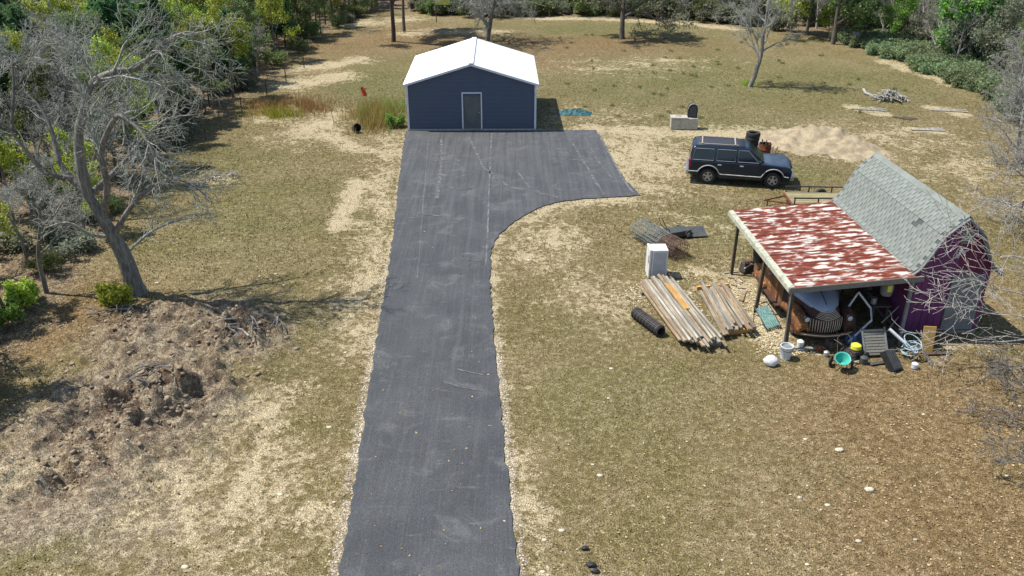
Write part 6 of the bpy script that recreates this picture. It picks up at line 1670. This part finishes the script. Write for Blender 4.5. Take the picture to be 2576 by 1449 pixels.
lone_leaf('slender curved tree with the thinner trunk of the pair near the yellow sign', 73, 7.5, 0.16, 1017, 78, 'leaf_grey', tmin=0.35)
lone_leaf('low-branched dark green tree beside the grey box at the field edge', 74, 6.5, 0.22, 2095, 110, 'leaf_oak', tmin=0.14)
lone_leaf('bright yellow-green leafy tree behind the low-branched dark tree', 75, 6.0, 0.16, 2030, 88, 'leaf_spring', tmin=0.12, name='leafy_tree')
lone_leaf('bright green rounded tree rising from the ivy bank', 76, 6.0, 0.18, 2430, 165, 'leaf_bright', tmin=0.12, name='leafy_tree')
for o in bpy.data.objects:
    if o.get('label', '').startswith('straight brown-trunked'): o['label'] = 'straight brown-trunked tree, the thicker trunk of the pair near the yellow sign'
# bare trees at the right: pale one before the barn, grey ones up the slope, dark brush low down
rg = Grow(81, (1.2, 2.2, 2.6, 2.6), (0.42, 0.50, 0.5, 0.55), (0.8, 0.75, 0.7, 0.7), (0.2, 0.35, 0.45, 0.5, 0.5), (0.0, 0.01, 0.0, 0.0, 0.0), (0.4, 0.3, 0.22, 0.16, 0.14), 0.0065, 0.10, 0.45)
rb = G(2690, 900)
def rlim(seq): return smooth_line([at(u, v, Y_) - rb for u, v, Y_ in seq])
rg.br.append((smooth_line([Vector((0, 0, -0.1)), Vector((-0.1, 0.05, 0.8)), Vector((-0.1, 0.0, 1.7)), Vector((0.0, 0.05, 2.7)), Vector((0.05, 0.0, 3.6))]), [0.11 - 0.004 * k for k in range(17)], 0))
for seq in (((2670, 840, rb.y), (2590, 800, rb.y - 0.2), (2500, 790, rb.y - 0.3), (2420, 772, rb.y - 0.3), (2350, 745, rb.y - 0.3)),
            ((2665, 800, rb.y), (2570, 740, rb.y - 0.2), (2480, 720, rb.y - 0.3), (2400, 660, rb.y - 0.3), (2365, 610, rb.y - 0.2)),
            ((2660, 720, rb.y), (2570, 650, rb.y - 0.1), (2500, 640, rb.y - 0.2), (2440, 600, rb.y - 0.2), (2390, 560, rb.y - 0.2)),
            ((2650, 840, rb.y), (2570, 855, rb.y - 0.3), (2470, 860, rb.y - 0.4), (2380, 840, rb.y - 0.5), (2330, 830, rb.y - 0.5)),
            ((2660, 640, rb.y), (2580, 560, rb.y + 0.2), (2510, 520, rb.y + 0.3), (2450, 500, rb.y + 0.4)),
            ((2650, 760, rb.y), (2600, 900, rb.y - 0.6), (2540, 930, rb.y - 0.8), (2480, 915, rb.y - 0.8))):
    rg.follow(rlim(seq), 0.024, 1, 0.2)
o = make_plant('bare_tree', 'pale leafless tree reaching its twigs across the barn front', 'tree', rg, M['bark_pale'], split=1); o.location = rb
for k, (u, v, h, lab) in enumerate(((2580, 560, 4.6, 'leafless grey tree on the slope right behind the barn roof'), (2560, 410, 5.0, 'leafless grey tree on the slope between barn and ivy bank'), (2690, 700, 4.6, 'leafless grey tree standing close beside the barn back corner'), (2570, 300, 4.6, 'leafless grey tree at the near end of the ivy bank'), (2640, 480, 4.4, 'leafless grey tree low on the slope between two grey trees'))):
    g_ = bare_tree(85 + k, h, 0.10, 1.05, (14, 7, 6, 4), lean=(-0.12, 0), up=(0, 0.0, -0.01, -0.01, 0), tmin=0.10)
    o = make_plant('bare_tree', lab, 'tree', g_, M['bark_pale']); p = G(u, v); o.location = (p.x, p.y, 0)
for k, (u, v, lab) in enumerate(((2610, 1080, 'dark leafless bush on the brown litter below the barn'), (2640, 1195, 'low dark leafless bush lower on the brown litter'), (2600, 985, 'dark leafless bush between the barn and its twin bushes on the litter'))):
    g_ = Grow(95 + k, (9, 5, 4), (0.55, 0.5, 0.5), (0.9, 0.8, 0.7), (0.3, 0.4, 0.5), (0.02, 0.0, 0, 0), (0.2, 0.15, 0.12), 0.006, 0.05, 0.6)
    for j in range(6):
        aa = j * 1.05 + k; g_.walk(Vector((0.1 * math.cos(aa), 0.1 * math.sin(aa), -0.05)), Vector((math.cos(aa), math.sin(aa), 0.45)), 1.7, 0.02, 0)
    o = make_plant('bare_bush', lab, 'bush', g_, M['bark_oak'], trunk_name='stems', crown_name='twigs'); p = G(u, v); o.location = (p.x, p.y, 0)

# ---- shrubs, weeds, ivy bank, understory
def shrub(seed, h, w, n, per, size, lm, barkm, name, lab, grp=None):
    q = random.Random(seed); g_ = Grow(seed, (5, 4), (0.5, 0.5), (0.7, 0.7), (0.25, 0.35, 0.4), (0.03, 0.0, 0.0), (0.2, 0.15, 0.12), 0.006, 0.3, 0.6)
    for k in range(n):
        a_ = q.uniform(0, 2 * PI); rr = q.random() ** 0.5
        g_.walk(Vector((w * 0.25 * rr * math.cos(a_), w * 0.25 * rr * math.sin(a_), -0.05)), Vector((w / h * 0.8 * rr * math.cos(a_), w / h * 0.8 * rr * math.sin(a_), 1)), h * q.uniform(0.6, 1.0), 0.016, 0)
    tips = [p_ for p_, l in g_.tips]
    return make_plant(name, lab, 'shrub', g_, M[barkm], leaf_cloud(lr, tips, per, 0.07 * w + 0.03, size), M[lm], grp, trunk_name='stems', crown_name='leaves')
s_under = shrub(101, 1.3, 1.5, 9, 6, 0.08, 'leaf_oak', 'bark_dark', 'shrub', 'low dull green shrub under the wood behind the wire fence', 'low green shrubs of the wood')
s_under2 = shrub(102, 1.1, 1.5, 10, 5, 0.09, 'leaf_grey', 'bark_grey', 'shrub', 'low greyish twiggy shrub under the wood behind the wire fence', 'greyish shrubs of the wood')
s_far = shrub(103, 1.5, 1.8, 9, 8, 0.12, 'leaf_grey', 'bark_dark', 'shrub', 'greyish shrub under the tree row along the far sand track', 'shrubs along the far sand track')
s_far2 = shrub(104, 1.5, 1.8, 9, 8, 0.12, 'leaf_oak', 'bark_dark', 'shrub', 'dull green shrub under the tree row along the far sand track', 'green shrubs along the far sand track')
s_ivy = shrub(105, 1.0, 2.2, 12, 8, 0.11, 'leaf_ivy', 'bark_dark', 'ivy_clump', 'pale green vine clump of the ivy bank at the field edge', 'vine clumps of the ivy bank')
s_bank = shrub(106, 2.4, 2.4, 10, 9, 0.13, 'leaf_grey', 'bark_grey', 'shrub', 'tall greyish shrub above the ivy bank', 'shrubs above the ivy bank')
pl2 = []
def fill(n, region, edge_, dmin, dmax, mind, choices, smin, smax, xr_, yr_, where, cond=None):
    c_ = 0
    for k in range(n * 60):
        p_ = Vector((rnd.uniform(*xr_), rnd.uniform(*yr_), 0))
        if not in_poly(p_, region): continue
        e_ = edge_d(p_, edge_)
        if e_ < dmin or e_ > dmax or (cond and not cond(p_)): continue
        if any((q_ - p_).length < mind for q_ in pl2): continue
        pl2.append(p_); ss = rnd.uniform(smin, smax); o_ = place(rnd.choice(choices), used, (p_.x, p_.y, ground_z(p_.x, p_.y)), rnd.uniform(0, 6.28), ss); relabel(o_, ss, where(p_, e_)); c_ += 1
        if c_ >= n: break
fill(130, WOOD_L, edgeL, 0.2, 14, 0.9, [s_under, s_under, s_under2], 0.5, 1.15, (-45, -8), (16, 92), lambda p_, e_: 'under the trees beside the leaning oak' if p_.y < 33 else ('along the wire fence at the wood edge' if e_ < 2.5 else 'under the trees deep in the wood'), lambda p_: p_.x > -0.66 * p_.y - 4)
fill(150, WOOD_R, edgeR, 0.2, 9, 1.0, [s_far, s_far2, s_far], 0.6, 1.3, (-10, 25), (74, 98), lambda p_, e_: 'at the edge of the far sand track' if e_ < 2 else 'under the tree row beyond the far sand track')
fill(95, WOOD_R, edgeR, -1, 4.2, 0.75, [s_ivy], 0.6, 1.05, (26.5, 44), (44, 74), lambda p_, e_: 'at the foot of the ivy bank' if e_ < 1.5 else 'up on the ivy bank')
fill(70, WOOD_R, edgeR, 3.5, 13, 1.3, [s_bank, s_bank], 0.6, 1.1, (27, 62), (46, 92), lambda p_, e_: 'right above the ivy bank' if e_ < 7 else 'on the slope beyond the ivy bank')
for k, (u, v, s_, lm, lab) in enumerate(((300, 775, 0.75, 'leaf_spring', 'small bright green shrub at the foot of the big leaning oak'), (62, 770, 0.8, 'leaf_spring', 'bright green sapling shrub at the wood edge left of the earth heap'), (20, 830, 0.75, 'leaf_bright', 'low bright green bush at the wood edge by dark soil'), (994, 318, 0.62, 'leaf_bright', 'bright green bush against the left garage corner'))):
    o = shrub(110 + k, 1.1, 1.0, 9, 10, 0.085, lm, 'bark_dark', 'shrub', lab); p = G(u, v); o.location = (p.x, p.y, 0); o.scale = (s_, s_, s_)
    if 'left of' in lab: o['label'] = 'bright green sapling shrub at the wood edge near the earth heap'
    if 'left garage' in lab: o['label'] = 'bright green bush against the garage corner by the tall weeds'
# tall straw weeds beside the garage and the orange brush patch
def weeds(seed, n, rx, ry, h, name, lab, lm, w=0.03):
    r_ = np.random.RandomState(seed); a_ = r_.rand(n) * 2 * PI; q = np.sqrt(r_.rand(n))
    P_ = np.stack([rx * 0.52 * r_.normal(size=n), ry * 0.52 * r_.normal(size=n), np.zeros(n)], 1)
    c_ = fbm(P_[:, 0] + seed, P_[:, 1], 1.6, 2); P_ = P_[c_ > 0.44]; n = len(P_)
    V_, F3 = rand_tris(r_, P_, h, w, 0.9)
    me_ = mesh_np(name, V_, F3, M[lm], tint=np.clip(r_.normal(0.5, 0.28, n), 0, 1))
    o_ = bpy.data.objects.new(name, me_); link(o_); tag(o_, lab, 'weeds', kind='stuff'); return o_
for k, (u, v, rx, ry, h, n, lm, lab) in enumerate(((940, 300, 1.7, 2.8, 0.75, 2200, 'leaf_straw', 'tall straw-coloured weeds standing beside the garage'), (965, 290, 1.4, 2.6, 0.6, 1500, 'leaf_bright', 'green weed stems among the straw weeds beside the garage'), (730, 272, 3.0, 1.8, 0.5, 2600, 'leaf_straw', 'low orange-brown brush patch at the wood edge'), (690, 290, 1.6, 1.0, 0.5, 900, 'leaf_spring', 'yellow-green brush at the end of the orange brush patch'), (1880, 212, 0.5, 0.4, 0.3, 220, 'leaf_spring', 'grass tuft at the foot of the leaning field tree'))):
    o = weeds(130 + k, n, rx, ry, h, 'weeds', lab, lm); p = G(u, v); o.location = (p.x, p.y, -0.02)
# dark tussocks dotted over the upper field
r_ = np.random.RandomState(77); N_ = 70; cxs = r_.uniform(3, 26, N_); cys = r_.uniform(49, 78, N_)
P_ = np.concatenate([np.stack([cxs[i] + r_.normal(size=40) * 0.10, cys[i] + r_.normal(size=40) * 0.10, np.zeros(40)], 1) for i in range(N_)])
V_, F3 = rand_tris(r_, P_, 0.16, 0.03, 0.8)
o = link(bpy.data.objects.new('grass_tussocks', mesh_np('grass_tussocks', V_, F3, M['leaf_oak'], tint=r_.rand(len(P_))))); tag(o, 'dark grass tussocks dotted over the upper field', 'grass', kind='stuff')

# ---------------------------------------------------------------- fence, sign, box, brush pile
posts = [gp(u, v) for u, v in ((440, 382), (476, 356), (518, 352), (557, 327), (610, 290), (672, 242), (720, 205), (765, 170))]
fe = thing('wire_fence', 'wire fence on thin dark posts along the wood edge', 'fence', posts[0][:])
for k, p in enumerate(posts):
    MB().cyl((p - posts[0]) + Vector((0, 0, -0.1)), (p - posts[0]) + Vector((0.02 * (k % 3 - 1), 0, 1.15)), 0.035, 0.03, 7).build('post', M['post_wood'], fe)
for h_ in (0.35, 0.7, 1.05):
    MB().tube([(p - posts[0]) + Vector((0, 0.04, h_)) for p in posts], 0.006, 4).build('wire', M['dark_metal'], fe)
p = G(1098, 56)
sg = thing('yellow_sign', 'yellow-green board on a thin dark post at the far field edge', 'sign', p[:])
MB().cyl((0, 0, -0.1), (0, 0, 2.3), 0.04, n=8).build('post', M['dark_metal'], sg)
MB().box((0.62, -0.03, 2.02), (1.30, 0.04, 0.85)).build('board', M['yellow_green'], sg, bevel=0.01)
MB().tube([(0, 0, 1.2), (0.6, -0.02, 1.65)], 0.025, 6).build('brace', M['dark_metal'], sg)
p = G(2150, 116)
gb = thing('utility_box', 'grey metal box standing under the trees at the field edge', 'box', p[:], -0.3)
MB().box((0, 0, 0.55), (0.62, 0.5, 1.1)).build('cabinet', M['pale_grey'], gb, bevel=0.02); MB().box((0, -0.26, 0.55), (0.5, 0.02, 0.9)).build('door', M['pale_grey'], gb); MB().box((0, 0, 1.12), (0.68, 0.56, 0.05)).build('cap', M['pale_grey'], gb)
p = G(2240, 252); bp_ = thing('brush_pile', 'grey heap of cut branches on the open slope', 'brush pile', p[:])
q = random.Random(9)
for k in range(64):
    a_ = q.uniform(0, 2 * PI); r0 = q.random() ** 0.6; c_ = Vector((1.0 * r0 * math.cos(a_), 0.5 * r0 * math.sin(a_), 0.08 + 0.62 * (1 - r0) * q.uniform(0.5, 1)))
    d_ = Vector((q.gauss(0, 1), q.gauss(0, 1), q.gauss(0, 0.35))).normalized() * q.uniform(0.25, 0.55)
    pa = c_ - d_; pb = c_ + d_; pa.z = max(pa.z, 0.02); pb.z = max(pb.z, 0.02)
    MB().tube([pa, c_ + Vector((0, 0, 0.04)), pb], [0.045 * q.uniform(0.6, 1.2), 0.035, 0.02], 5).build('branch', M['bark_pale'] if k % 3 else M['bark_grey'], bp_)
a = gp(2170, 222); pts = [gp(2172, 226, 0.06), gp(2176, 236, 0.10), gp(2195, 244, 0.10), gp(2222, 246, 0.10)]
o = MB().tube([q_ - pts[0] for q_ in pts], [0.09, 0.08, 0.07, 0.05], 7).build('fallen_limb', M['bark_pale'], loc=pts[0][:], smooth=50); tag(o, 'pale crooked fallen limb next to the grey brush heap', 'log')
p = G(925, 252)
o = MB().grid([[(0.30 * (i / 4 - 0.5) + 0.04 * math.sin(j * 1.3), 0.05 * math.sin(i * 1.9 + j), 0.45 + 0.6 * j / 5 - 0.1 * (i / 4) * (j / 5)) for i in range(5)] for j in range(6)]).build('orange_cloth', M['orange_cloth'], loc=(p.x, p.y - 1.2, 0.1), solid=0.006); tag(o, 'torn orange-red cloth caught in the tall weeds by the garage', 'cloth')
# clods and stones lying singly on the foreground
for k, (u, v, s_, lab, mt) in enumerate(((1472, 1379, 0.10, 'black clod on the grass right of the driveway', 'black_plastic'), (1487, 1421, 0.12, 'black clod beside its twin near the driveway edge', 'black_plastic'), (1497, 1436, 0.11, 'black clod touching the larger black clod', 'black_plastic'), (2187, 1232, 0.13, 'round white stone on the brown grass below the carport', 'pale_stone'), (2112, 1132, 0.11, 'flat pale stone on the brown grass before the hose coil', 'pale_stone'))):
    m_ = rock_mesh(200 + k, M[mt], 2, 0.16); o = bpy.data.objects.new('stone' if mt == 'pale_stone' else 'soil_clod', m_); link(o); p = gp(u, v); o.location = (p.x, p.y, p.z + 0.02); o.scale = (s_, s_ * 0.6, s_ * 0.5)
    tag(o, lab.replace(' right of the driveway', ' standing off from the pair near the driveway'), 'stone' if mt == 'pale_stone' else 'clod')

for k, (u, v, n_, lab) in enumerate(((552, 447, 34, 'low grey brush heap on the grass past the big oak'), (300, 800, 16, 'dead roots sticking out of the turned earth under the oak'), (640, 850, 14, 'dead sticks lying over the end of the turned earth'), (420, 1010, 10, 'short roots on the brown crest of the turned earth'))):
    p = G(u, v); b2 = thing('brush_pile', lab, 'brush', (p.x, p.y, max(0, ground_z(p.x, p.y))))
    for j in range(n_):
        a_ = q.uniform(0, 2 * PI); r0 = q.random() ** 0.6; x_, y_ = 0.95 * r0 * math.cos(a_), 0.6 * r0 * math.sin(a_)
        d_ = Vector((q.gauss(0, 1), q.gauss(0, 1), q.gauss(0, 0.2))).normalized() * q.uniform(0.2, 0.5)
        c_ = Vector((x_, y_, 0.05 + 0.14 * q.random() + (ground_z(p.x + x_, p.y + y_) - ground_z(p.x, p.y))))
        MB().tube([c_ - d_, c_ + Vector((0.03, 0.02, 0.05)), c_ + d_], [0.028 * q.uniform(0.5, 1.2), 0.02, 0.008], 5).build('branch', M['bark_pale'] if (j % 3 and k in (0, 2)) else M['bark_oak'], b2)

# trees whose shade falls in at the near end of the wood
for k, (u, v, s_, pr, lab) in enumerate(((-95, 985, 0.75, oaks[0], 'green oak at the near end of the wood by the earth heap'), (-140, 1090, 0.8, greys[0], 'leafless tree at the near end of the wood by the earth heap'), (-70, 905, 0.7, greys[1], 'second leafless tree at the near end of the wood by the earth heap'))):
    p = G(u, v); o = place(pr, used, (p.x, p.y, ground_z(p.x, p.y)), 1.3 * k, s_, lab)
    if 'group' in o: del o['group']
# pale flecks of debris over the lower yard
r_ = np.random.RandomState(5); N_ = 260
xx_, yy2 = scatter(r_, N_, 30, 13.5); kk = (field_at(sd, xx_, yy2) > 0.4) & (field_at(dirt, xx_, yy2) < 0.4) & ~((xx_ > 8) & (xx_ < 15.2) & (yy2 > 22.6)); xx_, yy2 = xx_[kk], yy2[kk]; N_ = len(xx_)
sz = 0.012 + 0.05 * r_.rand(N_) ** 3
V_ = bv[None] * sz[:, None, None] * np.array([1.3, 0.9, 0.45]) + np.stack([xx_, yy2, field_at(Z, xx_, yy2) + 0.012], 1)[:, None]
F_ = (bf[None] + (np.arange(N_) * len(bv))[:, None, None]).reshape(-1, 3)
o = link(bpy.data.objects.new('pale_debris', mesh_np('pale_debris', V_.reshape(-1, 3), F_, M['pale_stone']))); tag(o, 'pale flecks of debris scattered over the lower yard', 'debris', kind='stuff')
